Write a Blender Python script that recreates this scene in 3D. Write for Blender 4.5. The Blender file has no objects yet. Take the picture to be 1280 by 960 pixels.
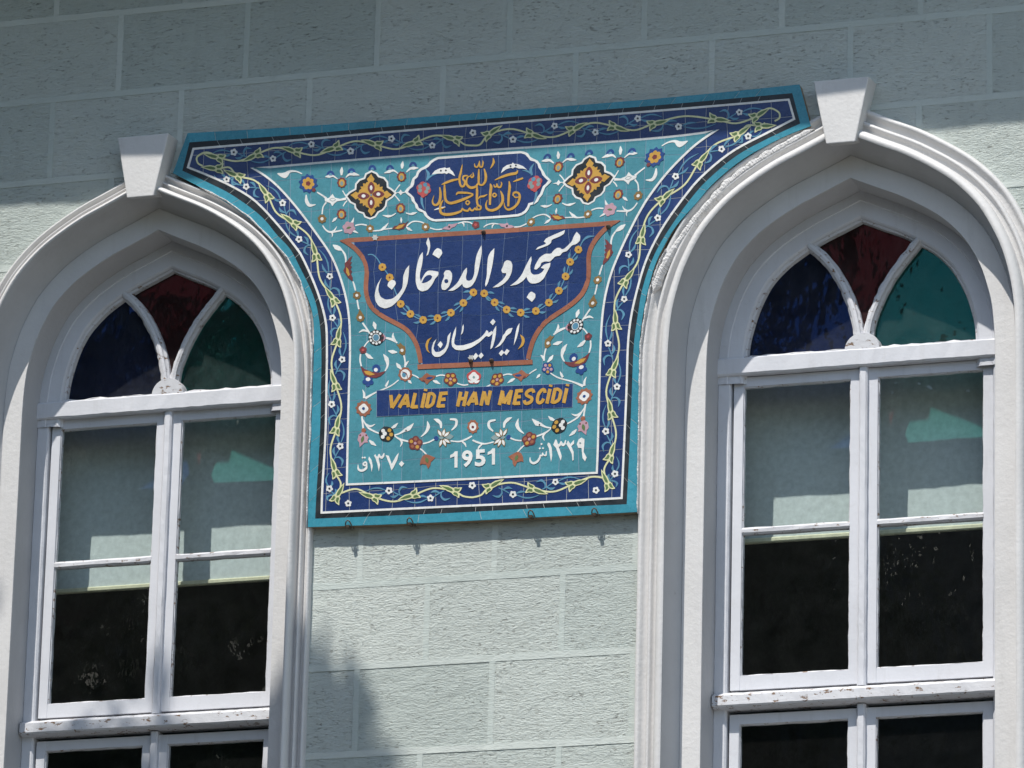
import bpy, math, random
import numpy as np
from mathutils import Vector, Matrix, noise
random.seed(7)
SC = bpy.context.scene
COL = SC.collection
# ------------------------------------------------------------------ camera
YAW, PIT, ROL = (math.radians(v) for v in (-19.42, 16.64, 1.477))
FPX = 7000.0                                   # focal length in photo pixels (1280 wide)
cy, sy, cp, sp = math.cos(YAW), math.sin(YAW), math.cos(PIT), math.sin(PIT)
FWD = Vector((sy*cp, cy*cp, sp)); R0 = Vector((cy, -sy, 0)); U0 = R0.cross(FWD)
RGT = math.cos(ROL)*R0 + math.sin(ROL)*U0
UPV = -math.sin(ROL)*R0 + math.cos(ROL)*U0
CAM = Vector((0, 0, 7.2)) - 19.6*FWD
cd = bpy.data.cameras.new('camera'); cam = bpy.data.objects.new('camera', cd); COL.objects.link(cam)
cd.sensor_width = 36; cd.sensor_fit = 'HORIZONTAL'; cd.lens = FPX/1280*36; cd.clip_start = 0.1; cd.clip_end = 2000
cam.matrix_world = Matrix(((RGT.x, UPV.x, -FWD.x, CAM.x), (RGT.y, UPV.y, -FWD.y, CAM.y), (RGT.z, UPV.z, -FWD.z, CAM.z), (0, 0, 0, 1)))
SC.camera = cam
# ------------------------------------------------------------------ light
SUN_TO = Vector((-0.28, -1.0, 1.80)).normalized()          # from the wall towards the sun
EXPOSURE = 0.16
w = bpy.data.worlds.new('World'); SC.world = w; w.use_nodes = True
nt = w.node_tree; bg = nt.nodes['Background']
sky = nt.nodes.new('ShaderNodeTexSky'); sky.sky_type = 'NISHITA'; sky.sun_disc = False
sky.sun_elevation = math.asin(SUN_TO.z); sky.sun_rotation = math.atan2(SUN_TO.x, SUN_TO.y)
sky.altitude = 40; sky.air_density = 1.3; sky.dust_density = 0.8; sky.ozone_density = 1.2
nt.links.new(sky.outputs[0], bg.inputs[0]); bg.inputs[1].default_value = 0.148
sd = bpy.data.lights.new('sun', 'SUN'); sd.energy = 4.6; sd.angle = math.radians(0.55); sd.color = (1.0, 0.955, 0.89)
sun = bpy.data.objects.new('sun', sd); COL.objects.link(sun)
sun.rotation_euler = SUN_TO.to_track_quat('Z', 'Y').to_euler(); sun.location = (-3, -10, 20)
vs = SC.view_settings; vs.view_transform = 'Standard'; vs.look = 'None'; vs.exposure = EXPOSURE; vs.gamma = 1
SC.render.resolution_x = 1024; SC.render.resolution_y = 768
SC.cycles.max_bounces = 8; SC.cycles.transparent_max_bounces = 16; SC.cycles.caustics_reflective = False

# photo measurement -> wall metres (rectification of the photograph onto a plane y = d parallel to the wall)
def W(x, y, d=0.0):
    v = (x-640)*RGT - (y-480)*UPV + FPX*FWD
    t = (d - CAM.y)/v.y
    return (CAM.x + t*v.x, CAM.z + t*v.z)
# ------------------------------------------------------------------ materials
def mat(name):
    m = bpy.data.materials.new(name); m.use_nodes = True
    return m, m.node_tree, m.node_tree.nodes['Principled BSDF']
def N(nt, t, **kw):
    n = nt.nodes.new(t)
    for k, v in kw.items():
        if k.startswith('i_'): n.inputs[int(k[2:])].default_value = v
        else: setattr(n, k, v)
    return n
def ramp(nt, src, p0, c0, p1, c1):
    r = N(nt, 'ShaderNodeValToRGB'); r.color_ramp.elements[0].position = p0; r.color_ramp.elements[1].position = p1
    r.color_ramp.elements[0].color = (*c0, 1) if len(c0) == 3 else c0; r.color_ramp.elements[1].color = (*c1, 1) if len(c1) == 3 else c1
    nt.links.new(src, r.inputs[0]); return r.outputs[0]
def noise_n(nt, scale, detail=4, rough=.6, sc=(1, 1, 1), coord=3):
    tc = N(nt, 'ShaderNodeTexCoord'); mp = N(nt, 'ShaderNodeMapping'); mp.inputs['Scale'].default_value = sc
    geo = N(nt, 'ShaderNodeNewGeometry')
    nt.links.new(geo.outputs['Position'], mp.inputs[0])
    n = N(nt, 'ShaderNodeTexNoise'); n.inputs['Scale'].default_value = scale; n.inputs['Detail'].default_value = detail; n.inputs['Roughness'].default_value = rough
    nt.links.new(mp.outputs[0], n.inputs['Vector']); return n.outputs['Fac']
def mixc(nt, fac, a, b, mode='MIX'):
    m = N(nt, 'ShaderNodeMix', data_type='RGBA', blend_type=mode)
    if isinstance(fac, (int, float)): m.inputs[0].default_value = fac
    else: nt.links.new(fac, m.inputs[0])
    for s, i in ((a, 6), (b, 7)):
        if isinstance(s, tuple): m.inputs[i].default_value = (*s, 1)
        else: nt.links.new(s, m.inputs[i])
    return m.outputs[2]
def math_n(nt, op, a, b=None):
    m = N(nt, 'ShaderNodeMath', operation=op)
    for i, s in enumerate((a, b)):
        if s is None: continue
        if isinstance(s, (int, float)): m.inputs[i].default_value = s
        else: nt.links.new(s, m.inputs[i])
    return m.outputs[0]
def bump(nt, bsdf, h, strength, dist):
    b = N(nt, 'ShaderNodeBump'); b.inputs['Strength'].default_value = strength; b.inputs['Distance'].default_value = dist
    nt.links.new(h, b.inputs['Height']); nt.links.new(b.outputs[0], bsdf.inputs['Normal'])
M = {}
def glaze(name, col, rough=.22, var=.16):
    col = tuple(v*.92 for v in col)
    m, nt, b = mat(name)
    oi = N(nt, 'ShaderNodeObjectInfo')
    v = ramp(nt, oi.outputs['Random'], 0, (1-var,)*3, 1, (1+var*.4,)*3)
    n = noise_n(nt, 55, 5, .7)
    v2 = ramp(nt, n, .3, (.84,)*3, .7, (1.06,)*3)
    sp_ = noise_n(nt, 420, 2, .6)
    spk = ramp(nt, sp_, .70, (1, 1, 1), .76, (.72, .72, .72))
    c = mixc(nt, 1, mixc(nt, 1, mixc(nt, 1, col, v, 'MULTIPLY'), v2, 'MULTIPLY'), spk, 'MULTIPLY')
    nt.links.new(c, b.inputs['Base Color'])
    nt.links.new(ramp(nt, noise_n(nt, 30, 3), .3, (rough*.7,)*3, .7, (rough*1.7,)*3), b.inputs['Roughness'])
    b.inputs['Specular IOR Level'].default_value = .42
    bump(nt, b, noise_n(nt, 90, 3), .25, .0015)
    M[name] = m
glaze('turquoise', (.080, .285, .345)); glaze('navy', (.020, .045, .155), .2); glaze('black', (.018, .024, .028), .3)
glaze('frame_teal', (.055, .30, .40)); glaze('white', (.83, .83, .80), .3, .05); glaze('rust', (.36, .13, .07), .35)
glaze('gold', (.60, .34, .06), .3, .05); glaze('cream', (.74, .74, .43), .3, .05); glaze('green', (.12, .20, .075), .3)
glaze('sprig', (.11, .29, .42), .3); glaze('maroon', (.19, .045, .045), .3); glaze('pink', (.55, .34, .40), .3)
glaze('ochre', (.26, .155, .05), .3); glaze('red', (.52, .09, .085), .3); glaze('greyteal', (.24, .33, .33), .3); glaze('deepblue', (.025, .07, .24), .25)
def simple(name, col, rough=.7, metal=0., nscale=40, bmp=.3, bd=.002, var=.2):
    m, nt, b = mat(name)
    c = mixc(nt, 1, col, ramp(nt, noise_n(nt, nscale, 6, .65), .3, (1-var,)*3, .7, (1+var*.3,)*3), 'MULTIPLY')
    nt.links.new(c, b.inputs['Base Color']); b.inputs['Roughness'].default_value = rough; b.inputs['Metallic'].default_value = metal
    bump(nt, b, noise_n(nt, nscale*4, 4), bmp, bd); M[name] = m; return m
simple('grout', (.46, .47, .45), .9); simple('grout_blue', (.24, .32, .42), .9); simple('mortar', (.70, .69, .68), .9, bmp=.9, bd=.006, nscale=30)
simple('metal', (.16, .12, .09), .55, .6); simple('blind', (.62, .66, .665), .8, bmp=.1); simple('blind_rail', (.72, .68, .50), .5)
simple('room_paint', (.12, .15, .16), .9); simple('ground', (.065, .065, .06), .9, nscale=3); simple('bounce_paving', (.34, .33, .31), .9, nscale=3); simple('bark', (.10, .075, .05), .9)
simple('slab_back', (.33, .25, .17), .95, bmp=.8)

def wallmat(name, base, rough_amt, smooth=False):
    m, nt, b = mat(name)
    big = noise_n(nt, 1.3, 5, .6)
    c = mixc(nt, ramp(nt, big, .35, (0, 0, 0), .65, (1, 1, 1)), base, tuple(v*.93 for v in base))
    dirt = noise_n(nt, 5.5, 8, .75)
    c = mixc(nt, ramp(nt, dirt, .60, (0, 0, 0), .82, (.45, .45, .45)), c, (.20, .19, .17))
    # rain streaks / grime above the sign
    st = noise_n(nt, 9, 5, .7, (1, 1, .12))
    c = mixc(nt, ramp(nt, st, .58, (0, 0, 0), .85, (.30, .30, .30)), c, (.25, .26, .24))
    oi = N(nt, 'ShaderNodeObjectInfo')
    c = mixc(nt, 1, c, ramp(nt, oi.outputs['Random'], 0, (.88, .90, .90), 1, (1.04, 1.03, 1.03)), 'MULTIPLY')
    h1 = noise_n(nt, 150, 6, .72, (.5, 1, 1.4))
    h2 = noise_n(nt, 60, 5, .7, (.45, 1, 1.7))
    h = math_n(nt, 'ADD', math_n(nt, 'MULTIPLY', h1, 1.0), math_n(nt, 'MULTIPLY', h2, .7))
    if not smooth:
        pit = noise_n(nt, 130, 3, .6, (.4, 1, 1.5))
        pm = ramp(nt, pit, .60, (0, 0, 0), .68, (1, 1, 1))
        msk = ramp(nt, noise_n(nt, 8, 5, .75), .38, (0, 0, 0), .62, (1, 1, 1))
        pk = math_n(nt, 'MULTIPLY', pm, msk)
        c = mixc(nt, math_n(nt, 'MULTIPLY', pk, .60), c, (.10, .085, .07))
        h = math_n(nt, 'SUBTRACT', h, math_n(nt, 'MULTIPLY', pk, .8))
    nt.links.new(c, b.inputs['Base Color']); b.inputs['Roughness'].default_value = .82
    b.inputs['Specular IOR Level'].default_value = .25
    bump(nt, b, h, rough_amt, .011 if not smooth else .003)
    M[name] = m
wallmat('wall_rough', (.59, .64, .60), .76)
wallmat('wall_joint', (.562, .612, .575), .9, True)

def paint(name, base, flake=.0, under=(.20, .12, .07), bmp=.25):
    m, nt, b = mat(name)
    n1 = noise_n(nt, 4, 5, .6)
    c = mixc(nt, ramp(nt, n1, .35, (0, 0, 0), .7, (1, 1, 1)), base, tuple(v*.90 for v in base))
    gr = noise_n(nt, 22, 7, .75)
    c = mixc(nt, ramp(nt, gr, .60, (0, 0, 0), .85, (.35, .35, .35)), c, (.33, .31, .30))
    sk = noise_n(nt, 26, 5, .7, (1, 1, .10))
    c = mixc(nt, ramp(nt, sk, .55, (0, 0, 0), .80, (.30, .30, .30)), c, (.38, .37, .35))
    crk = noise_n(nt, 18, 8, .8)
    c = mixc(nt, ramp(nt, crk, .66, (0, 0, 0), .70, (.45, .45, .45)), c, (.25, .23, .21))
    h = noise_n(nt, 60, 5, .6)
    if flake:
        f1 = noise_n(nt, 34, 7, .72, (1, 1, 1.8)); 
        fm = ramp(nt, f1, flake, (0, 0, 0), flake+.012, (1, 1, 1))
        fr = ramp(nt, f1, flake-.025, (0, 0, 0), flake, (.5, .5, .5))
        c = mixc(nt, fr, c, (.40, .38, .37))
        c = mixc(nt, fm, c, under)
        h = math_n(nt, 'SUBTRACT', h, math_n(nt, 'MULTIPLY', fm, 1.2))
        st = noise_n(nt, 260, 2, .5, (.05, 1, 1)); h = math_n(nt, 'ADD', h, math_n(nt, 'MULTIPLY', st, .15))
    nt.links.new(c, b.inputs['Base Color']); b.inputs['Roughness'].default_value = .5
    b.inputs['Specular IOR Level'].default_value = .35
    bump(nt, b, h, bmp, .003); M[name] = m
paint('stone_paint', (.645, .637, .628), 0, bmp=.5)
paint('stone_paint_shaded', (.48, .48, .485), 0, bmp=.4)  # same white paint, with the shade of cove and reveal put into its colour
paint('wood_paint', (.64, .65, .685), .70)
paint('wood_flaky', (.61, .615, .64), .60, bmp=.5)

def glass(name, tint, wav=.35, ior=1.58, dust=.004):
    m, nt, b = mat(name); nt.nodes.remove(b); out = nt.nodes['Material Output']
    tr = N(nt, 'ShaderNodeBsdfTransparent'); tr.inputs[0].default_value = (*tint, 1)
    gl = N(nt, 'ShaderNodeBsdfGlossy'); gl.inputs['Roughness'].default_value = .012
    gl.inputs['Color'].default_value = (1, 1, 1, 1)
    fr = N(nt, 'ShaderNodeFresnel'); fr.inputs[0].default_value = ior
    bp = N(nt, 'ShaderNodeBump'); bp.inputs['Strength'].default_value = wav; bp.inputs['Distance'].default_value = .004
    nt.links.new(noise_n(nt, 9, 3, .5, (1, 1, .6)), bp.inputs['Height']); nt.links.new(bp.outputs[0], gl.inputs['Normal'])
    geo = N(nt, 'ShaderNodeNewGeometry')                     # reflect on the outer face only, or the thin pane reflects totally
    mx = N(nt, 'ShaderNodeMixShader'); nt.links.new(math_n(nt, 'MULTIPLY', fr.outputs[0], math_n(nt, 'SUBTRACT', 1.0, geo.outputs['Backfacing'])), mx.inputs[0])
    nt.links.new(tr.outputs[0], mx.inputs[1]); nt.links.new(gl.outputs[0], mx.inputs[2]); df = N(nt, 'ShaderNodeBsdfDiffuse'); df.inputs[0].default_value = (*[.35+.4*t for t in tint], 1)
    m2 = N(nt, 'ShaderNodeMixShader'); nt.links.new(math_n(nt, 'MULTIPLY', ramp(nt, noise_n(nt, 14, 6, .7), .3, (.4,)*3, .75, (1.5,)*3), dust), m2.inputs[0])
    nt.links.new(mx.outputs[0], m2.inputs[1]); nt.links.new(df.outputs[0], m2.inputs[2]); nt.links.new(m2.outputs[0], out.inputs[0])
    M[name] = m
glass('glass_clear', (.93, .96, .95)); glass('glass_blue', (.15, .25, .46), .35, 2.3, .04); glass('glass_red', (.40, .15, .15), .35, 2.3, .04); glass('glass_green', (.20, .53, .50), .35, 2.3, .04)
def leafmat():
    m, nt, b = mat('foliage')
    oi = noise_n(nt, 1.2, 3)
    nt.links.new(ramp(nt, oi, .3, (.035, .06, .02), .7, (.09, .13, .045)), b.inputs['Base Color']); b.inputs['Roughness'].default_value = .6
    M['foliage'] = m
leafmat()
# ------------------------------------------------------------------ builders
def wloc(o):
    v = Vector((0, 0, 0))
    while o: v += o.location; o = o.parent
    return v
def thing(name, label, cat, loc=(0, 0, 0), group=None, kind=None):
    o = bpy.data.objects.new(name, None); COL.objects.link(o); o.location = loc; o.empty_display_size = .1
    if label: o['label'] = label
    if cat: o['category'] = cat
    if group: o['group'] = group
    if kind: o['kind'] = kind
    return o
def obj(name, verts, faces, mats, parent=None, mi=None, smooth=False):
    off = wloc(parent) if parent else Vector((0, 0, 0))
    me = bpy.data.meshes.new(name)
    me.from_pydata([(v[0]-off.x, v[1]-off.y, v[2]-off.z) for v in verts], [], faces)
    if not isinstance(mats, (list, tuple)): mats = [mats]
    for m in mats: me.materials.append(M[m])
    if mi is not None: me.polygons.foreach_set('material_index', mi)
    if smooth: me.polygons.foreach_set('use_smooth', [True]*len(me.polygons))
    me.update(); me.validate()
    o = bpy.data.objects.new(name, me); COL.objects.link(o); o.parent = parent
    return o
BOXF = [(0, 1, 3, 2), (4, 6, 7, 5), (0, 4, 5, 1), (2, 3, 7, 6), (0, 2, 6, 4), (1, 5, 7, 3)]
def boxv(x0, x1, y0, y1, z0, z1):
    return [(x, y, z) for x in (x0, x1) for y in (y0, y1) for z in (z0, z1)]
def box(name, x0, x1, y0, y1, z0, z1, m, parent=None):
    return obj(name, boxv(x0, x1, y0, y1, z0, z1), BOXF, m, parent)
class MB:
    def __init__(s): s.v = []; s.f = []
    def add(s, v, f): n = len(s.v); s.v += v; s.f += [tuple(i+n for i in q) for q in f]
    def box(s, *a): s.add(boxv(*a), BOXF)
    def build(s, name, m, parent=None, smooth=False): return obj(name, s.v, s.f, m, parent, smooth=smooth)
def bar(p0, p1, wd, y0, y1, name, m, parent, jit=.0012, chamf=.006, seg=.03):
    """hand-made timber bar in the wall plane from p0 to p1 (x,z), width wd, front y0, back y1, softly chamfered and uneven"""
    d = Vector((p1[0]-p0[0], p1[1]-p0[1])); L = d.length; d /= L; n = Vector((-d.y, d.x)); k = max(2, int(L/seg))
    V = []; F = []
    for i in range(k+1):
        c = Vector(p0) + d*L*i/k
        j = lambda a=1: random.uniform(-jit, jit)*a
        h = wd/2; 
        prof = [(-h+j(), y1), (-h+j(), y0+chamf+j()), (-h+chamf+j(1.3), y0+j()), (h-chamf+j(1.3), y0+j()), (h+j(), y0+chamf+j()), (h+j(), y1)]
        for o_, y in prof: q = c+n*o_; V.append((q.x, y, q.y))
    for i in range(k):
        for j in range(6): a = i*6+j; b = i*6+(j+1) % 6; F.append((a, b, b+6, a+6))
    F += [tuple(range(5, -1, -1)), tuple(k*6+j for j in range(6))]
    return obj(name, V, F, m, parent)
# arch geometry ---------------------------------------------------------------
HALF = [(.635, 7.20), (.632, 7.30), (.622, 7.40), (.603, 7.48), (.578, 7.555), (.545, 7.625), (.505, 7.690), (.455, 7.748), (.395, 7.802), (.32, 7.853), (.235, 7.901), (.15, 7.939), (.075, 7.973), (0, 8.008)]
def cat(P, n=8):
    P = [Vector(p) for p in P]; out = []
    for i in range(len(P)-1):
        a = P[max(i-1, 0)]; b = P[i]; c = P[i+1]; d = P[min(i+2, len(P)-1)]
        for k in range(n):
            t = k/n
            out.append(.5*((2*b)+(c-a)*t+(2*a-5*b+4*c-d)*t*t+(3*b-a-3*c+d)*t**3))
    out.append(P[-1]); return out
def resample(P, n, closed=False):
    P = [Vector(p) for p in P]
    if closed: P = P+[P[0]]
    L = [0]
    for a, b in zip(P, P[1:]): L.append(L[-1]+(b-a).length)
    out = []; j = 0; m = n if closed else n-1
    for i in range(n):
        s = L[-1]*i/m
        while j < len(P)-2 and L[j+1] < s: j += 1
        t = (s-L[j])/max(L[j+1]-L[j], 1e-9); out.append(P[j].lerp(P[j+1], min(t, 1)))
    return out
DENSE = cat(HALF, 10)
def half_arch(o, n=44):
    P = DENSE; Q = []
    for i, p in enumerate(P):
        a = P[max(i-1, 0)]; b = P[min(i+1, len(P)-1)]; t = (b-a).normalized(); nn = Vector((-t.y, t.x))   # walking up the right side, left normal points inwards
        if i == 0: nn = Vector((-1, 0))
        Q.append(p+nn*o)
    R = []
    for i, q in enumerate(Q):
        if q.x <= 1e-4 and R:
            a = R[-1]; t = a.x/(a.x-q.x) if a.x != q.x else 0; R.append(Vector((0, a.y+(q.y-a.y)*t))); break
        R.append(q)
    if R[-1].x > 1e-4:
        a, b = R[-2], R[-1]; d = b-a; R.append(Vector((0, b.y+d.y/d.x*(0-b.x))))
    return resample(R, n)
def arch(o, cx, dz, sc, zb=5.05, n=44):
    """full path left-bottom, up, apex, right-bottom, offset o inwards from the moulding crest"""
    h = half_arch(o, n)
    R = [(cx+p.x*sc, p.y+dz) for p in h]; Lf = [(cx-p.x*sc, p.y+dz) for p in h]
    zz = [zb+(HALF[0][1]+dz-zb)*i/8 for i in range(8)]
    return [(Lf[0][0], z) for z in zz]+Lf+R[::-1][1:]+[(R[0][0], z) for z in zz[::-1]]
def sweep(name, prof, win, m, parent, jit=0., smooth=False, zb=5.05):
    V = []; F = []
    rows = [arch(o, *win[:3], zb) if o > .004 else arch(o*MOULD[win][3], *MOULD[win][:3], zb) for o, y in prof]; n = len(rows[0])
    for r, (o, y) in zip(rows, prof):
        for i, p in enumerate(r):
            j = noise.noise(Vector((p[0]*9, p[1]*9, o*20)))*jit
            V.append((p[0]+j, y+j, p[1]+j*.7))
    for a in range(len(prof)-1):
        for i in range(n-1): F.append((a*n+i, a*n+i+1, (a+1)*n+i+1, (a+1)*n+i))
    return obj(name, V, F, m, parent, smooth=smooth)
WR = (1.2075, 0.0, 1.0); WL = (-1.394, 0.028, .976)
MOULD = {WL: (-1.404, .028, .965, .76), WR: (1.209, 0.0, .978, 1.18)}   # the surrounds sit a little off the frames
WINS = tuple(MOULD.values())
_in = {}
def inside(x, z, o):
    for k, wn in enumerate(WINS):
        key = (k, o)
        if key not in _in: _in[key] = half_arch(o*wn[3], 60)
        cx, dz, sc, _ = wn; X = abs(x-cx)/sc; Z = z-dz; h = _in[key]
        if z < 5.0: continue
        if Z <= HALF[0][1]:
            if X < h[0].x: return True
        else:
            for a, b in zip(h, h[1:]):
                if b.x <= X <= a.x and Z < a.y+(b.y-a.y)*(a.x-X)/max(a.x-b.x, 1e-9): return True
    return False
# ------------------------------------------------------------------ setting
g = obj('ground', [(-150, -150, 0), (150, -150, 0), (150, 150, 0), (-150, 150, 0)], [(0, 1, 2, 3)], 'ground'); g['kind'] = 'structure'
g = obj('bounce_pavement', [(2.5, -11, .004), (16, -11, .004), (16, -.3, .004), (2.5, -.3, .004)], [(0, 1, 2, 3)], 'bounce_paving'); g['kind'] = 'structure'  # unseen pale patch, added to bounce light up at the right side
wall = thing('facade_wall', 'pale green rendered wall scored into blocks around the tiled sign and both windows', 'wall')
def core():
    V = []; F = []
    def q(pts):                       # front face + back face
        n = len(V)
        for x, z in pts: V.append((x, 0, z))
        for x, z in pts: V.append((x, .19 if False else .30, z))
        F.append((n, n+1, n+2, n+3)); F.append((n+7, n+6, n+5, n+4))
    X = [-6]+[c for wn in WINS for c in (wn[0]-.65*wn[2], wn[0]+.65*wn[2])]+[6]
    T = 9.6
    for i in (0, 2, 4): q([(X[i], 0), (X[i+1], 0), (X[i+1], T), (X[i], T)])
    for wn, i in ((MOULD[WL], 1), (MOULD[WR], 3)):
        q([(X[i], 0), (X[i+1], 0), (X[i+1], 5.0), (X[i], 5.0)])
        P = [p for p in arch(-.008, *wn[:3]) if p[1] > 7.1]; P = [(X[i], P[0][1])]+P+[(X[i+1], P[-1][1])]
        for s in (0, 1):
            pass
        for a, b in zip(P, P[1:]):
            if b[0] > a[0]: q([a, b, (b[0], T), (a[0], T)])
        for s, x0, x1 in ((0, X[i], P[1][0]), (1, P[-2][0], X[i+1])): q([(x0, 5.0), (x1, 5.0), (x1, P[1][1]), (x0, P[1][1])])
    return V, F
V, F = core(); obj('wall_core', V, F, 'wall_rough', wall)
BL = .505; CRS = [5.27, 5.585, 5.9, 6.213, 6.507, 6.822, 7.138, 7.455, 7.781, 8.105, 8.420, 8.735, 9.05, 9.30]
def plate(name, x0, x1, z0, z1, y, m, step, cut, rough):
    nx = max(1, round((x1-x0)/step)); nz = max(1, round((z1-z0)/step)); idx = {}; V = []; F = []
    def vid(i, j):
        if (i, j) not in idx:
            x = x0+(x1-x0)*i/nx; z = z0+(z1-z0)*j/nz
            e = rough*(noise.noise(Vector((x*23, z*31, 3)))+.5*noise.noise(Vector((x*60, z*80, 9))))
            idx[i, j] = len(V); V.append((x, y+e, z))
        return idx[i, j]
    E = {}
    for i in range(nx):
        for j in range(nz):
            xc = x0+(x1-x0)*(i+.5)/nx; zc = z0+(z1-z0)*(j+.5)/nz
            if inside(xc, zc, cut): continue
            q = (vid(i, j), vid(i+1, j), vid(i+1, j+1), vid(i, j+1)); F.append(q)
            for a, b in zip(q, q[1:]+q[:1]): E[a, b] = 1
    if not F: return
    for (a, b) in list(E):
        if (b, a) not in E:
            n = len(V); V += [(V[a][0], .004, V[a][2]), (V[b][0], .004, V[b][2])]; F.append((b, a, n, n+1))
    return obj(name, V, F, m, wall)
for r in range(len(CRS)-1):
    z0, z1 = CRS[r], CRS[r+1]; off = 0.0 if r % 2 == 0 else BL/2
    base = -.042 if ((r-7) % 2 == 1) else -.042+BL/2
    xs = [base+BL*k+random.uniform(-.006, .006) for k in range(-7, 7)]
    for a, b in zip(xs, xs[1:]):
        plate('block', a+.010, b-.010, z0+.010, z1-.010, -.004+random.uniform(-.001, .0006), 'wall_rough', .03, -.035, .0018)
    for a in xs: plate('vertical_joint', a-.0105, a+.0105, z0+.0105, z1-.0105, -.0054, 'wall_joint', .023, -.035, .0010)
for z in CRS: plate('course_joint', -3.56, 3.3, z-.0115, z+.0115, -.0058, 'wall_joint', .025, -.035, .0010)
# roof eave that throws the shade over the top of the wall
ev = thing('roof_eave', 'boarded roof eave overhanging the top of the pale green wall', 'roof', (0, 0, 9.3))
# fascia board, its lower edge shaped to fit the shade line on the wall
FE = [(-6.2, 9.315), (-2.1, 9.312), (-1.85, 9.295), (-1.5, 9.27), (-.4, 9.262), (.9, 9.268), (1.25, 9.282), (1.5, 9.29), (1.75, 9.288), (6.2, 9.29)]
V = []; F = []
for i, (x, z) in enumerate(FE):
    V += [(x, -.72, z), (x, -.69, z), (x, -.69, 9.5), (x, -.72, 9.5)]
    if i: a = i*4; F += [(a-4+k, a-4+(k+1) % 4, a+(k+1) % 4, a+k) for k in range(4)]
obj('fascia', V, F, 'stone_paint', ev)
for k in range(10): box('soffit_board', -6.1, 6.1, -.688+k*.070, -.688+k*.070+.066, 9.33, 9.345, 'stone_paint', ev)
box('roof_slab', -6.2, 6.2, -.688, 4.9, 9.60, 9.70, 'rust', ev); box('rafter_board', -6.2, 6.2, -.688, .0, 9.35, 9.598, 'stone_paint', ev)
# room behind the windows
rm = thing('room', None, None, kind='structure')
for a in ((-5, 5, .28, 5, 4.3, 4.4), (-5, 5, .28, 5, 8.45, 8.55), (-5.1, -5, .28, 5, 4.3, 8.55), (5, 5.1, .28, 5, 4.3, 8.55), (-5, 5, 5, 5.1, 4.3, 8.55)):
    box('room_surface', *a, 'room_paint', rm)
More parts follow.
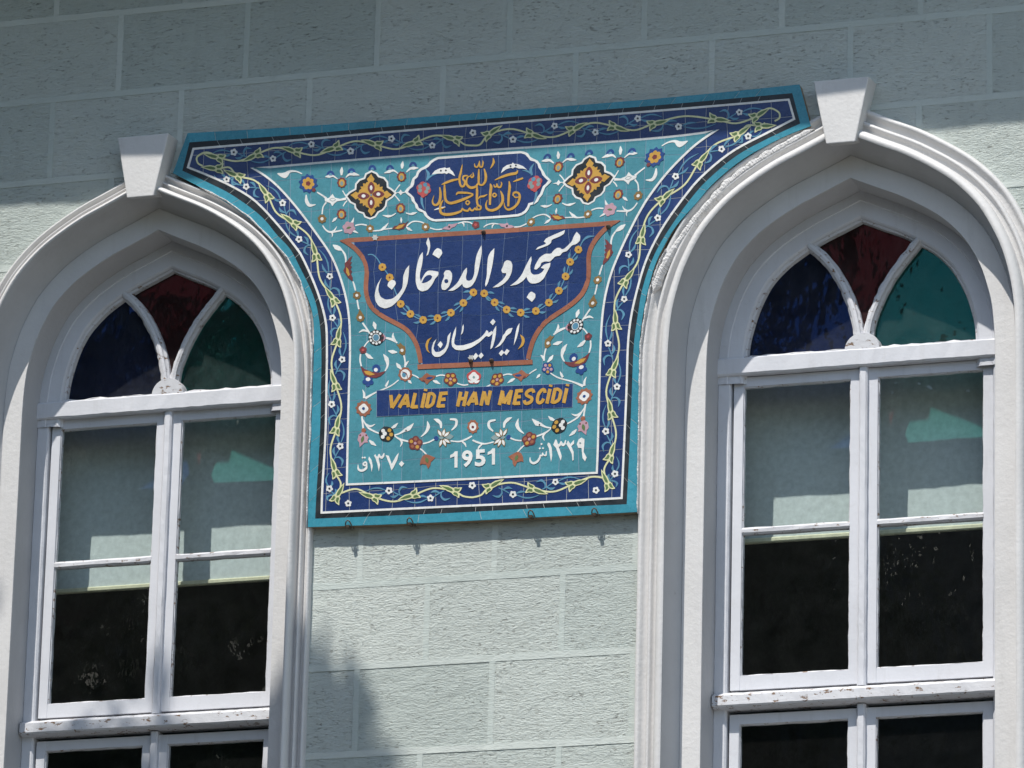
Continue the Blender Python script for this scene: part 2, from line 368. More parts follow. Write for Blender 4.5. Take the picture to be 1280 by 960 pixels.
# ------------------------------------------------------------------ windows
def window(wn, side):
    cx, dz, sc = wn
    base = (cx, 0, 5.05+dz)
    lab = {'L': ('white painted pointed arch surround with keystone around the left-hand window, its crown half in shade',
                 'left-hand arched window with very dark blue, red and green fanlight panes, left of the tiled sign'),
           'R': ('white pointed arch surround right of the tiled sign, mortar smeared along its left haunch',
                 'right-hand arched window whose coloured fanlight reflects branches and sky')}[side]
    s = thing('arch_surround', lab[0], 'window surround', base, 'moulded arch surrounds')
    # moulded architrave, profile = (offset inwards, y)
    sweep('outer_moulding', [(-.092, .0), (-.093, -.020), (-.090, -.032), (-.083, -.037), (-.077, -.034), (-.073, -.026), (-.066, -.019), (-.056, -.017)], wn, 'stone_paint', s, .0016, True)
    sweep('middle_moulding', [(-.056, -.017), (-.0545, -.034), (-.051, -.043), (-.046, -.046), (-.042, -.042), (-.039, -.034), (-.034, -.029), (-.025, -.028)], wn, 'stone_paint', s, .0012, True)
    sweep('inner_moulding', [(-.025, -.028), (-.0235, -.055), (-.019, -.066), (-.012, -.073), (-.003, -.076), (.003, -.071)], wn, 'stone_paint', s, .0010, True)
    sweep('cove', [(.003, -.071), (.0045, -.060), (.010, -.034), (.017, -.004), (.026, .030), (.036, .050), (.045, .060)], wn, 'stone_paint_shaded', s, .0008, True)
    sweep('flat_band', [(.045, .060), (.047, .057), (.119, .057)], wn, 'stone_paint', s, .0008)
    sweep('jamb_reveal', [(.119, .057), (.121, .062), (.122, .13), (.123, .235)], wn, 'stone_paint_shaded', s, .0006)
    # keystone
    kz0 = 7.955+dz; kz1 = 8.19+dz; k0 = .052; k1 = .100; yk = -.088
    kx = cx + (.004 if side == 'R' else -.015)
    V = [(kx-k0, yk, kz0), (kx+k0, yk, kz0), (kx+k1, yk, kz1), (kx-k1, yk, kz1), (kx-k0-.004, .0, kz0+.022), (kx+k0+.004, .0, kz0+.022), (kx+k1+.004, .0, kz1+.002), (kx-k1-.004, .0, kz1+.002)]
    ks = obj('keystone', V, [(0, 1, 2, 3), (7, 6, 5, 4), (0, 4, 5, 1), (1, 5, 6, 2), (2, 6, 7, 3), (3, 7, 4, 0)], 'stone_paint', s)
    bv = ks.modifiers.new('bevel', 'BEVEL'); bv.width = .004; bv.segments = 2
    # ---- timber window
    t = thing('arched_window', lab[1], 'window', base, 'arched timber windows')
    def X(r): return cx+r*sc
    def Z(z): return z+dz+ (.012 if side == 'L' and z < 7.2 else 0)
    sweep('arch_head_frame', [(.112, .192), (.155, .186), (.158, .189), (.205, .190), (.212, .196), (.216, .206), (.217, .25)], wn, 'wood_paint', t, .0006, zb=7.30+dz)
    # ragged putty fillet round the coloured glass
    sweep('putty_edge', [(.213, .201), (.222, .206), (.226, .222)], wn, 'wood_flaky', t, .0035, zb=7.33+dz)
    bar((X(-.515), Z(7.2605)), (X(.515), Z(7.2605)), .064, .178, .24, 'transom', 'wood_paint', t, .001)
    bar((X(-.425), Z(7.295)), (X(.425), Z(7.295)), .012, .195, .235, 'putty_edge', 'wood_flaky', t, .003)
    for sgn, pts in ((-1, [(-.190, 7.690), (-.148, 7.652), (-.108, 7.605), (-.074, 7.550), (-.046, 7.492), (-.024, 7.428), (-.010, 7.36), (-.006, 7.32)]), (1, [(.208, 7.680), (.180, 7.645), (.146, 7.605), (.110, 7.558), (.078, 7.503), (.050, 7.442), (.030, 7.38), (.024, 7.32)])):
        C = cat([(X(x), z+dz) for x, z in pts], 4); V = []; F = []
        pr = [(-.019, .235), (-.018, .208), (-.011, .200), (-.009, .192), (0, .189), (.009, .192), (.011, .200), (.018, .208), (.019, .235)]
        for i, p in enumerate(C):
            tt = (C[min(i+1, len(C)-1)]-C[max(i-1, 0)]).normalized(); nn = Vector((-tt.y, tt.x))
            for k_, (o_, y_) in enumerate(pr):
                e = random.uniform(-.0016, .0016) if k_ in (1, 2, 6, 7) else 0
                V.append((p.x+nn.x*(o_+e), y_+e, p.y+nn.y*(o_+e)))
        n = len(pr)
        for i in range(len(C)-1):
            for k_ in range(n-1): a = i*n+k_; F.append((a, a+1, a+n+1, a+n))
        obj('tracery_bar', V, F, 'wood_flaky', t)
    # semicircular hub
    hb = [(X(.010)+math.cos(a)*.062*sc, Z(7.289)+math.sin(a)*.060) for a in np.linspace(0, math.pi, 17)]
    V = [(x, .182, z) for x, z in hb]+[(X(.01)+(x-X(.01))*1.04, .192, Z(7.289)+(z-Z(7.289))*1.04) for x, z in hb]+[(X(.01)+(x-X(.01))*1.04, .236, Z(7.289)+(z-Z(7.289))*1.04) for x, z in hb]
    F = [tuple(range(17))[::-1]]
    for r_ in (0, 17):
        for i in range(16): F.append((r_+i, r_+i+1, r_+i+18, r_+i+17))
    obj('tracery_hub', V, F, 'wood_flaky', t)
    # coloured panes
    G = [(p[0], p[1]) for p in arch(.210, cx, dz, sc, 7.265+dz) if p[1] >= 7.275+dz]
    def pane(poly, m, y=.2240):
        th = .004; n = len(poly)
        V = [(x, y, z) for x, z in poly]+[(x, y+th, z) for x, z in poly]
        F = [tuple(range(n)), tuple(range(2*n-1, n-1, -1))]+[(i, i+n, (i+1) % n+n, (i+1) % n) for i in range(n)]
        return obj('coloured_pane', V, F, m, t)
    lb = [(X(x), z+dz) for x, z in [(-.190, 7.690), (-.148, 7.652), (-.108, 7.605), (-.074, 7.550), (-.046, 7.492), (-.024, 7.428), (-.010, 7.36)]]
    rb = [(X(x), z+dz) for x, z in [(.208, 7.680), (.180, 7.645), (.146, 7.605), (.110, 7.558), (.078, 7.503), (.050, 7.442), (.030, 7.38)]]
    hub = (X(.009), Z(7.275))
    pane([p for p in G if p[0] < lb[0][0]]+lb+[hub, (X(-.42), Z(7.275))], 'glass_blue')
    pane([p for p in G if lb[0][0] < p[0] < rb[0][0]]+rb+lb[::-1], 'glass_red')
    pane([p for p in G if p[0] > rb[0][0]]+[(X(.42), Z(7.275)), hub]+rb[::-1], 'glass_green')
    # jamb posts and mullion
    for a, b in ((-.516, -.466), (.474, .516)):
        bar((X((a+b)/2), Z(5.05)), (X((a+b)/2), Z(7.232)), (b-a)*sc, .192, .24, 'jamb_post', 'wood_paint', t, .0006)
    def casement(x0, x1, z0, z1, zm, sx):
        c = obj('casement', *(lambda m: (m.v, m.f))(_cas(x0, x1, z0, z1)), 'wood_paint', t)
        if zm: bar((X(x0), zm), (X(x1), zm), .026, .205, .232, 'glazing_bar', 'wood_flaky', c, .0010, .007, .045)
        for a, b in (((X(x0), z0), (X(x0), z1)), ((X(x1), z0), (X(x1), z1)), ((X(x0), z0), (X(x1), z0)), ((X(x0), z1), (X(x1), z1))):
            bar(a, b, .008, .211, .230, 'putty_edge', 'wood_flaky', c, .0013, .003, .03)
        zz = [z0, zm, z1] if zm else [z0, z1]
        for a, b in zip(zz, zz[1:]): box('window_pane', X(x0)-.002, X(x1)+.002, .224, .227, a-.002, b+.002, 'glass_clear', c)
    def _cas(x0, x1, z0, z1):
        m = MB(); sw = .034*sc; rt = .034; rb_ = .050; n = 18
        def ln(a, b, h0, h1):
            pass
        X0, X1 = X(x0), X(x1)
        j = lambda: random.uniform(-.0008, .0008)
        def strip(ax, p, q, lo, hi):
            for i in range(n):
                u0 = lo+(hi-lo)*i/n; u1 = lo+(hi-lo)*(i+1)/n
        m.box(X0-sw, X0, .207, .236, z0-rb_, z1+rt); m.box(X1, X1+sw, .207, .236, z0-rb_, z1+rt)
        m.box(X0, X1, .2085, .236, z1, z1+rt); m.box(X0, X1, .2085, .236, z0-rb_, z0)
        return m
    for x0, x1 in ((-.424, -.036), (.061, .437)):
        casement(x0, x1, Z(6.155), Z(7.192)-(.010 if side == 'L' else 0), Z(6.670), 0)
        casement(x0, x1, Z(5.22), Z(5.985), None, 0)
    for z0, z1 in ((6.095, 7.230), (5.16, 6.03)):
        bar((X(.0125), Z(z0)), (X(.0125), Z(z1)), .030*sc, .190, .24, 'mullion', 'wood_paint', t, .0008)
    # weathered rail between upper and lower casements
    V = []; F = []; k = 40
    for i in range(k+1):
        x = X(-.508)+(X(.508)-X(-.508))*i/k
        for y_, z_ in ((.24, 6.097), (.196, 6.094), (.168, 6.082), (.160, 6.077), (.158, 6.044), (.163, 6.038), (.19, 6.034), (.24, 6.032)):
            V.append((x, y_+random.uniform(-.0008, .0008), Z(z_)+random.uniform(-.0008, .0008)))
    for i in range(k):
        for j in range(7): a = i*8+j; F.append((a, a+8, a+9, a+1))
    obj('middle_rail', V, F, 'wood_flaky', t)
    box('window_sill', X(-.60), X(.60), -.03, .24, Z(5.02), Z(5.10), 'stone_paint', t)
    # roller blind
    bz = 6.668 if side == 'L' else 6.690
    b = thing('roller_blind', {'L': 'off-white roller blind behind the left-hand window, its cream hem rail below the glazing bars', 'R': 'off-white roller blind behind the right-hand window, its hem level with the glazing bars'}[side], 'blind', (cx, .40, bz), 'roller blinds')
    V = []; F = []; nx, nz = 30, 12
    for j in range(nz+1):
        for i in range(nx+1):
            x = X(-.60)+(X(.60)-X(-.60))*i/nx; z = bz+(8.05+dz-bz)*j/nz
            V.append((x, .40+.0015*math.sin(x*9+z*5), z))
    for j in range(nz):
        for i in range(nx): a = j*(nx+1)+i; F.append((a, a+1, a+nx+2, a+nx+1))
    obj('blind_fabric', V, F, 'blind', b, smooth=True)
    bar((X(-.60), bz-.004), (X(.60), bz-.004), .018, .391, .409, 'hem_rail', 'blind_rail', b, .0001, .004, .3)
    bar((X(-.62), 8.08+dz), (X(.62), 8.08+dz), .05, .375, .425, 'roller', 'blind_rail', b, .0001, .015, .3)
    return s, t
SL, TL = window(WL, 'L'); SR, TR = window(WR, 'R')
# mortar smeared between sign and right arch
def smear(path, name, parent, w0, amp):
    n = 300; P = resample([Vector(p) for p in path], n); V = []; F = []
    for i, p in enumerate(P):
        t = (P[min(i+3, n-1)]-P[max(i-3, 0)]).normalized(); q = Vector((-t.y, t.x)); env = min(1, i/12, (n-1-i)/12)
        nz = lambda f, s: noise.noise(Vector((i*f, s, 2)))
        a = w0*env*(.75+amp*abs(nz(.05, 1))+.35*abs(nz(.5, 4))); b = w0*env*(.75+amp*abs(nz(.05, 7))+.35*abs(nz(.6, 3)))
        for k, (o_, y_) in enumerate(((-a, -.030), (-a*.7, -.0465), (-a*.3, -.0485), (b*.2, -.0475), (b*.6, -.040), (b, -.030))):
            V.append((p.x+q.x*o_, y_-.0018*env*nz(.21+.05*k, k*3.1)-.0018*nz(.9, k*2.2), p.y+q.y*o_))
    for i in range(n-1):
        for j in range(5): a = i*6+j; F.append((a, a+1, a+7, a+6))
    obj(name, V, F, 'mortar', parent)
# ------------------------------------------------------------------ tiled sign
PY = -.045
YA, YB, YC = -.0415, -.0433, -.0450
panel = thing('tiled_sign', 'turquoise and navy mosaic tile sign with white calligraphy between the two arched windows', 'sign', (-.125, 0, 6.70))
_u = [0]
def uq(): _u[0] = (_u[0]+7) % 23; return _u[0]*.000005
CXM = -.1265
def mir(p): return (2*CXM-p[0], p[1]-.0150)
def area(P): return sum(a[0]*b[1]-b[0]*a[1] for a, b in zip(P, P[1:]+P[:1]))/2
def motif(name, items, base, parent=None, mirror=False, px=True, back=None, tilt=0):
    """items: (outline, material, layer). Outlines are photo pixels on the plane of the sign; each becomes a thin raised piece"""
    parent = parent or panel; V = []; F = []; mi = []; ml = []
    for poly, m, k in items:
        if poly[0] == 'S':                     # pen stroke: a strip of quads that may cross itself
            L = [W(x, y, PY) for x, y in poly[1]]; R = [W(x, y, PY) for x, y in poly[2]]
            if mirror: L = [mir(p) for p in L]; R = [mir(p) for p in R]
            if m not in ml: ml.append(m)
            y = base-.0009-.0006*k-uq(); yb = base+.0004; s = len(V); c = len(L)
            for i in range(c): e = i*5e-6; V += [(L[i][0], y-e, L[i][1]), (R[i][0], y-e, R[i][1]), (L[i][0], yb, L[i][1]), (R[i][0], yb, R[i][1])]
            for i in range(c-1): a = s+4*i; F += [(a, a+1, a+5, a+4), (a, a+4, a+6, a+2), (a+1, a+3, a+7, a+5)]
            F += [(s, s+2, s+3, s+1), (s+4*c-4, s+4*c-3, s+4*c-1, s+4*c-2)]; mi += [ml.index(m)]*(3*(c-1)+2); continue
        P = [W(x, y, PY) for x, y in poly] if px else list(poly)
        if mirror: P = [mir(p) for p in P]
        if len(P) < 3: continue
        if area(P) < 0: P = P[::-1]
        if m not in ml: ml.append(m)
        n = len(P); s = len(V); y = base-.0009-.0006*k-uq(); yb = back if back is not None else base+.0004
        if tilt: tilt = min(tilt, .00022/max(max(p[0] for p in P)-min(p[0] for p in P), max(p[1] for p in P)-min(p[1] for p in P)))
        tx, tz = random.uniform(-tilt, tilt), random.uniform(-tilt, tilt); ax = sum(p[0] for p in P)/n; az = sum(p[1] for p in P)/n
        V += [(x, y+tx*(x-ax)+tz*(z-az), z) for x, z in P]+[(x, yb, z) for x, z in P]
        F.append(tuple(range(s, s+n))); F += [(s+i, s+i+n, s+(i+1) % n+n, s+(i+1) % n) for i in range(n)]
        mi += [ml.index(m)]*(n+1)
    return obj(name, V, F, ml, parent, mi)
def both(name, items, base, **k):
    a = motif(name, items, base, **k); b = motif(name, items, base, mirror=True, **k); return a, b
def Z8(ox, oy, s=8.0): return lambda P: [(ox+x/s, oy+y/s) for x, y in P]
def stroke(P, w, n=5):
    """pen stroke: width list interpolated along a smooth path"""
    if not isinstance(w, (list, tuple)): w = [w, w]
    C = cat(P, n) if len(P) > 2 else [Vector(P[0]).lerp(Vector(P[1]), i/3) for i in range(4)]
    L = []; R = []; m = len(C)-1
    for i, p in enumerate(C):
        t = (C[min(i+1, m)]-C[max(i-1, 0)]); t = t.normalized() if t.length else Vector((1, 0)); nn = Vector((-t.y, t.x))
        u = i/m*(len(w)-1); a = int(min(u, len(w)-2)); ww = w[a]+(w[a+1]-w[a])*(u-a)
        L.append(tuple(p+nn*ww/2)); R.append(tuple(p-nn*ww/2))
    return ('S', L, R)
def disc(c, r, n=12, ry=None, rot=0):
    ry = ry or r
    return [(c[0]+math.cos(rot)*r*math.cos(a)-math.sin(rot)*ry*math.sin(a), c[1]+math.sin(rot)*r*math.cos(a)+math.cos(rot)*ry*math.sin(a)) for a in (2*math.pi*i/n for i in range(n))]
def petals(c, r, n, depth=.25, rot=0., m=6):
    return [(c[0]+r*(1-depth+depth*abs(math.cos(n*a/2)))*math.cos(a+rot), c[1]+r*(1-depth+depth*abs(math.cos(n*a/2)))*math.sin(a+rot)) for a in (2*math.pi*i/(n*m) for i in range(n*m))]
def spiky(c, r, n, depth=.22, rot=0., sx=1.):
    return [(c[0]+sx*r*(1-(depth if i % 2 else 0))*math.cos(a+rot), c[1]+r*(1-(depth if i % 2 else 0))*math.sin(a+rot)) for i, a in ((i, math.pi*i/n) for i in range(2*n))]
def leafp(a, b, w, bend=0.):
    a, b = Vector(a), Vector(b); d = b-a; n = Vector((-d.y, d.x)).normalized()
    P = [a, a+d*.25+n*(w*.40+bend), a+d*.55+n*(w*.5+bend), a+d*.8+n*(w*.28+bend*.6), b, a+d*.8+n*(-w*.28+bend*.6), a+d*.55+n*(-w*.5+bend), a+d*.25+n*(-w*.40+bend)]
    return [tuple(p) for p in P]
def pip(p, P):
    x, y = p; c = False
    for (x1, y1), (x2, y2) in zip(P, P[1:]+P[:1]):
        if (y1 > y) != (y2 > y) and x < (x2-x1)*(y-y1)/(y2-y1)+x1: c = not c
    return c
def clip(P, Q):
    """clip polygon P by convex polygon Q"""
    if area(Q) < 0: Q = Q[::-1]
    for a, b in zip(Q, Q[1:]+Q[:1]):
        o = []; 
        if not P: return []
        f = lambda p: (b[0]-a[0])*(p[1]-a[1])-(b[1]-a[1])*(p[0]-a[0])
        for p, q in zip(P, P[1:]+P[:1]):
            fp, fq = f(p), f(q)
            if fp >= 0: o.append(p)
            if (fp >= 0) != (fq >= 0): t = fp/(fp-fq); o.append((p[0]+(q[0]-p[0])*t, p[1]+(q[1]-p[1])*t))
        P = o
    R = []
    for p in P:
        if not R or abs(p[0]-R[-1][0])+abs(p[1]-R[-1][1]) > .15: R.append(p)
    if len(R) > 1 and abs(R[0][0]-R[-1][0])+abs(R[0][1]-R[-1][1]) < .15: R.pop()
    return R if len(R) > 2 and abs(area(R)) > 2.0 else []
def tiles(name, P, m, base, xs, rows, gap=.36, skip=(), sl=-.066, vx=-.022, jit=2.0, parent=None):
    """cut the region P (pixels) into hand-laid tiles"""
    y0 = 400
    gx = {}
    def pt(i, j):
        if (i, j) not in gx: gx[i, j] = (xs[i]+random.uniform(-jit, jit), rows[j]+random.uniform(-jit, jit)*.6)
        x, y = gx[i, j]; return (x+(y-y0)*vx, y+(x-590)*sl)
    for i in range(len(xs)-1):
        for j in range(len(rows)-1):
            q = [pt(i, j), pt(i+1, j), pt(i+1, j+1), pt(i, j+1)]
            c = (sum(p[0] for p in q)/4, sum(p[1] for p in q)/4)
            if any(all(pip(p, S) for p in q+[c]) for S in skip): continue
            q = [(p[0]+(gap if p[0] < c[0] else -gap), p[1]+(gap if p[1] < c[1] else -gap)) for p in q]
            r = clip(P, q)
            if r: motif(name, [(r, m, 0)], base+.0009, back=base+.004, parent=parent, tilt=.006)
def strip(name, A, B, n, m, base, gap=.35, parent=None, jit=.25):
    """row of tiles between two edge lines A (outer) and B (inner)"""
    A = resample(A, n*6+1); B = resample(B, n*6+1)
    cuts = [0]+[round((i+random.uniform(-jit, jit))*6) for i in range(1, n)]+[n*6]
    for a, b in zip(cuts, cuts[1:]):
        if b <= a: continue
        pa = [Vector(p) for p in A[a:b+1]]; pb = [Vector(p) for p in B[a:b+1]]
        for q in (pa, pb):
            if a > 0: q[0] = q[0]+(q[1]-q[0]).normalized()*gap
            if b < n*6: q[-1] = q[-1]+(q[-2]-q[-1]).normalized()*gap
        motif(name, [([tuple(p) for p in pa]+[tuple(p) for p in pb[::-1]], m, 0)], base+.0009, back=base+.004, parent=parent, tilt=.006)
# --- edge lines measured on the photograph, each clockwise from the top left corner, as sides top / right tip / right curve / bottom / left curve / left tip
L0 = dict(T=[(234, 166), (370, 158), (500, 148), (800, 124.6), (999, 105)], RT=[(999, 105), (1013, 157)],
  R=[(1013, 157), (974, 173), (927.5, 199), (892, 228), (871, 252), (845.5, 281), (830, 306), (818, 332), (809, 364), (802.5, 398), (799, 430), (797.8, 486), (796.5, 560), (795.8, 639.6)],
  B=[(795.8, 639.6), (540, 652.8), (384.5, 658.5)], L=[(384.5, 658.5), (385.6, 610), (388.4, 542), (390.5, 486), (392, 431), (390.6, 395), (382, 367), (363, 330.6), (342, 303.5), (321, 282), (290, 258), (253, 235.5), (215.6, 216)], LT=[(215.6, 216), (234, 166)])
L1 = dict(T=[(236.5, 177.5), (370, 168), (520, 155), (800, 133), (990, 116)], RT=[(990, 116), (1000, 154)],
  R=[(1000, 154), (962, 171.5), (920, 194.5), (881.5, 227), (859, 253.5), (840, 280), (824.5, 304.5), (812, 331), (802, 363), (796.6, 395), (792, 430), (789.5, 486), (786.5, 560), (783, 630)],
  B=[(783, 630), (660, 635.6), (540, 642), (393.5, 648)], L=[(393.5, 648), (395.5, 610), (399.5, 542), (400.8, 486), (401.2, 431), (397.5, 393), (390, 366), (375, 335), (362.3, 311), (346, 293.5), (325, 269), (290, 243.5), (259, 227.5), (227.5, 213)], LT=[(227.5, 213), (236.5, 177.5)])
L2 = dict(T=[(240.5, 184.5), (370, 173.6), (520, 160.5), (800, 138.6), (986.5, 122.8)], RT=[(986.5, 122.8), (994, 149)],
  R=[(994, 149), (960, 166.5), (915, 190.5), (878, 221), (858, 244), (836, 274), (821, 299), (808, 327), (798, 360), (790, 395), (786, 430), (784.2, 486), (781, 560), (778, 623.5)],
  B=[(778, 623.5), (660, 629.7), (540, 635.2), (400.3, 642)], L=[(400.3, 642), (401.3, 610), (405.3, 542), (406.4, 486), (407, 431), (405, 399), (393.7, 360.5), (376, 321), (366, 306.5), (346, 281.5), (318, 252), (290, 234.3), (262.5, 221.5), (233, 209.6)], LT=[(233, 209.6), (240.5, 184.5)])
L4 = dict(T=[(312.5, 209.6), (500, 193.8), (800, 172.8), (899, 161.5)], R=[(899, 161.5), (869, 182.5), (836.5, 214.5), (812.5, 245.5), (800.5, 265), (792.5, 280), (777.5, 311), (764, 345), (755.5, 382.5), (751.8, 430), (749.7, 505), (748.3, 561), (747, 592)],
  B=[(747, 592), (660, 596), (540, 602), (432, 606.8)], L=[(432, 606.8), (433.3, 542), (434.6, 486), (436, 440), (434.6, 395), (427.3, 358), (413.7, 322), (393.4, 291.5), (370, 260.5), (347.5, 235), (330, 220.3), (312.5, 209.6)])
def smooth_side(d):
    return {k: ([tuple(p) for p in cat(v, 5)] if len(v) > 2 else v) for k, v in d.items()}
L0, L1, L2, L4 = map(smooth_side, (L0, L1, L2, L4))
def loop(d): 
    o = []
    for k in ('T', 'RT', 'R', 'B', 'L', 'LT'):
        if k in d: o += list(d[k])[:-1]
    return o
def inset(P, o):
    P = [Vector(p) for p in P]; n = len(P); s = 1 if area([tuple(p) for p in P]) > 0 else -1; out = []
    for i in range(n):
        a = (P[i]-P[i-1]).normalized(); b = (P[(i+1) % n]-P[i]).normalized()
        na = Vector((-a.y, a.x))*s; nb = Vector((-b.y, b.x))*s; k = (na+nb); k = k/max(k.length_squared/2, .35)
        q = P[i]+k*o; out.append((q.x, q.y))
    return out
def insd(d, o):
    ks = [k for k in ('T', 'RT', 'R', 'B', 'L', 'LT') if k in d]; I = inset(loop(d), o); r = {}; c = 0
    for k in ks:
        n = len(d[k])-1; r[k] = [I[(c+i) % len(I)] for i in range(n+1)]; c += n
    return r
L3 = insd(L2, 2.6); L5 = insd(L4, 2.6)
# backing slab, deep enough to stand proud of the wall
P = [W(x, y, PY) for x, y in inset(loop(L0), .5)]; P = P if area(P) > 0 else P[::-1]; n = len(P)
obj('backing_slab', [(x, -.0392, z) for x, z in P]+[(x, -.002, z) for x, z in P], [tuple(range(n))]+[(i, i+n, (i+1) % n+n, (i+1) % n) for i in range(n)], 'slab_back', panel)
motif('grout_bed', [(inset(loop(L0), 1.2), 'grout', 0)], YA+.0013, back=-.038)
for k, n0, n1 in (('T', 19, 22), ('RT', 1, 1), ('R', 15, 17), ('B', 6, 12), ('L', 14, 17), ('LT', 1, 1)):
    strip('frame_tile', L0[k], L1[k], n0, 'frame_tile' if False else 'frame_teal', YA, .3)
    strip('black_tile', L1[k], L2[k], n1, 'black', YA, .3)
    strip('white_liner', L2[k], L3[k], max(1, n1//2), 'white', YA-.0012, .2)
for k, n1 in (('T', 14), ('R', 11), ('B', 8), ('L', 11)): strip('white_liner', L4[k], L5[k], n1, 'white', YB, .2)
def lin(a, b, s): return [a+s*i for i in range(int((b-a)/s)+2)]
P3, P4, P5 = loop(L3), loop(L4), loop(L5)
tiles('navy_tile', P3, 'navy', YA, lin(222, 1000, 27.3), lin(140, 690, 31), .28, (inset(P4, 3),))
motif('field_bed', [(P4, 'grout_blue', 0)], YB+.0013, back=YB+.003)
# --- copper outlined main cartouche
cu = [(425, 300.8), (468, 298.4), (560, 292.6), (640, 287.8), (700, 283.6), (760, 279.2), (775, 275.6)]
sideL = Z8(400, 290)([(200, 86), (262, 104), (335, 150), (405, 225), (450, 300), (468, 380), (464, 460), (458, 560), (470, 650), (505, 735), (560, 795), (640, 850), (745, 905), (850, 965), (915, 1035), (965, 1125), (993, 1225), (1008, 1310), (1000, 1352)])
def topx(p):
    return p
def mirpx(P):
    """mirror a pixel outline about the axis of the sign (on the wall plane) and return pixels"""
    o = []
    for p in P:
        x, z = mir(W(p[0], p[1], PY)); v = Vector((x, PY, z))-CAM; a = v.dot(FWD); o.append((640+FPX*v.dot(RGT)/a, 480-FPX*v.dot(UPV)/a))
    return o
sideR = mirpx(sideL)
sL = [tuple(p) for p in cat(sideL, 4)]; sR = [tuple(p) for p in cat(sideR, 4)]
cart = sL+sR[::-1]
barp = [(471, 488.2), (716, 479.6), (715, 508.6), (471, 520.4)]
def smooth_closed(P, n=4):
    P2 = P[-2:]+P+P[:2]; C = cat(P2, n); return [tuple(p) for p in C[2*n:-2*n]]
topc = [(x, y) for x, y in Z8(400, 180)([(1280, 133), (1180, 140), (1120, 168), (1082, 212), (1072, 231), (1030, 240), (985, 270), (968, 322), (935, 350), (923, 385), (935, 405), (880, 450), (858, 480), (900, 510), (928, 535), (930, 570), (962, 600), (970, 640), (1000, 665), (1045, 676), (1058, 712), (1092, 745), (1140, 765), (1280, 768)])]
topr = Z8(600, 180)([(0, 745), (100, 735), (280, 722), (400, 710), (450, 680), (480, 640), (490, 603), (540, 590), (580, 560), (590, 520), (625, 490), (627, 440), (670, 402), (702, 370), (670, 340), (635, 310), (625, 270), (598, 240), (590, 200), (560, 165), (508, 155), (495, 138), (470, 100), (420, 80), (300, 88), (150, 98), (0, 105)])
topcart = topc[1:-1]+topr[1:-1]
tiles('turquoise_tile', P5, 'turquoise', YB, lin(310, 920, 24.6), lin(170, 640, 40), .30, (inset(cart, 4), inset(topcart, 3)))
for nm, P, fill, bed in (('main', cart, 'navy', 1), ('top', topcart, 'navy', 1)):
    motif('cartouche_bed', [(P, 'grout_blue', 0)], YC+.0013, back=YC+.003)
tiles('cartouche_tile', inset(cart, 2.2), 'navy', YC, lin(440, 760, 27), [268+31.5*i for i in range(8)], .19, jit=3)
tiles('cartouche_tile', inset(topcart, .8), 'navy', YC, lin(505, 690, 23), [190, 262+40], .19, jit=2.5)
tiles('name_tile', barp, 'navy', YC, [471, 488.5, 500, 513, 526, 541, 551, 562, 573, 583, 594, 605, 617, 629, 642, 655, 668, 681, 694, 706, 722], [470, 540], .16, jit=1)
motif('name_bed', [(inset(barp, -.5), 'grout_blue', 0)], YC+.0013, back=YC+.003)
# copper line
def ribbon(name, C, wd, n, m, base):
    C = [Vector(c) for c in C]; A = []; B = []
    for i, p in enumerate(C):
        t = (C[min(i+1, len(C)-1)]-C[max(i-1, 0)]).normalized(); nn = Vector((-t.y, t.x))*wd(i/(len(C)-1))/2; A.append(tuple(p+nn)); B.append(tuple(p-nn))
    strip(name, A, B, n, m, base, .12)
ribbon('copper_tile', [tuple(p) for p in cat(cu, 5)], lambda t: 5.6*min(1, .15+t*18, .15+(1-t)*18), 6, 'rust', YC-.0003)
ribbon('copper_tile', sL[:-4], lambda t: 5.6*min(1, .2+t*10), 5, 'rust', YC-.0001)
ribbon('copper_tile', sR[:-4], lambda t: 5.6*min(1, .2+t*10), 5, 'rust', YC-.0001)
ribbon('copper_tile', [(522, 458.6), (560, 457), (620, 454.6), (665.6, 452.4)], lambda t: 6.0, 4, 'rust', YC-.0004)
# --- border vine -----------------------------------------------------------------
def vine(tul, flo, start=None, end=None, skip_head=()):
    """tul: tulip positions along the border in vine order (with the heading of each), flo: blossoms between them"""
    pts = []
    n = len(tul)
    if start: pts += start
    for i, t in enumerate(tul):
        pts.append(t[:2])
        if i < len(flo) and i < n-1:
            a, b = Vector(t[:2]), Vector(tul[i+1][:2]); m = (a+b)/2; d = (b-a).normalized(); nn = Vector((-d.y, d.x)); h = (Vector(flo[i])-m).dot(nn)
            pts.append(tuple(m-nn*math.copysign(6.6, h)))
    if end: pts += end
    motif('vine_stem', [(stroke(pts, 2.1, 7), 'cream', 0)], YA)
    C = cat(pts, 7)
    for i, t in enumerate(tul):
        # direction of the vine at the tulip
        j = min(range(len(C)), key=lambda k: (C[k]-Vector(t[:2])).length); d = (C[min(j+2, len(C)-1)]-C[max(j-2, 0)]).normalized()*(t[2] if len(t) > 2 else 1)
        tulip(t[:2], d)
    for i, f in enumerate(flo): blossom(f)
    for i, f in enumerate(flo):
        if i < n-1: sprig(tul[i][:2], tul[i+1][:2], f)
def loc(c, d, P, s=1/8, flip=1):
    n = Vector((-d.y, d.x))*flip
    return [(c[0]+(d.x*u+n.x*v)*s, c[1]+(d.y*u+n.y*v)*s) for u, v in P]
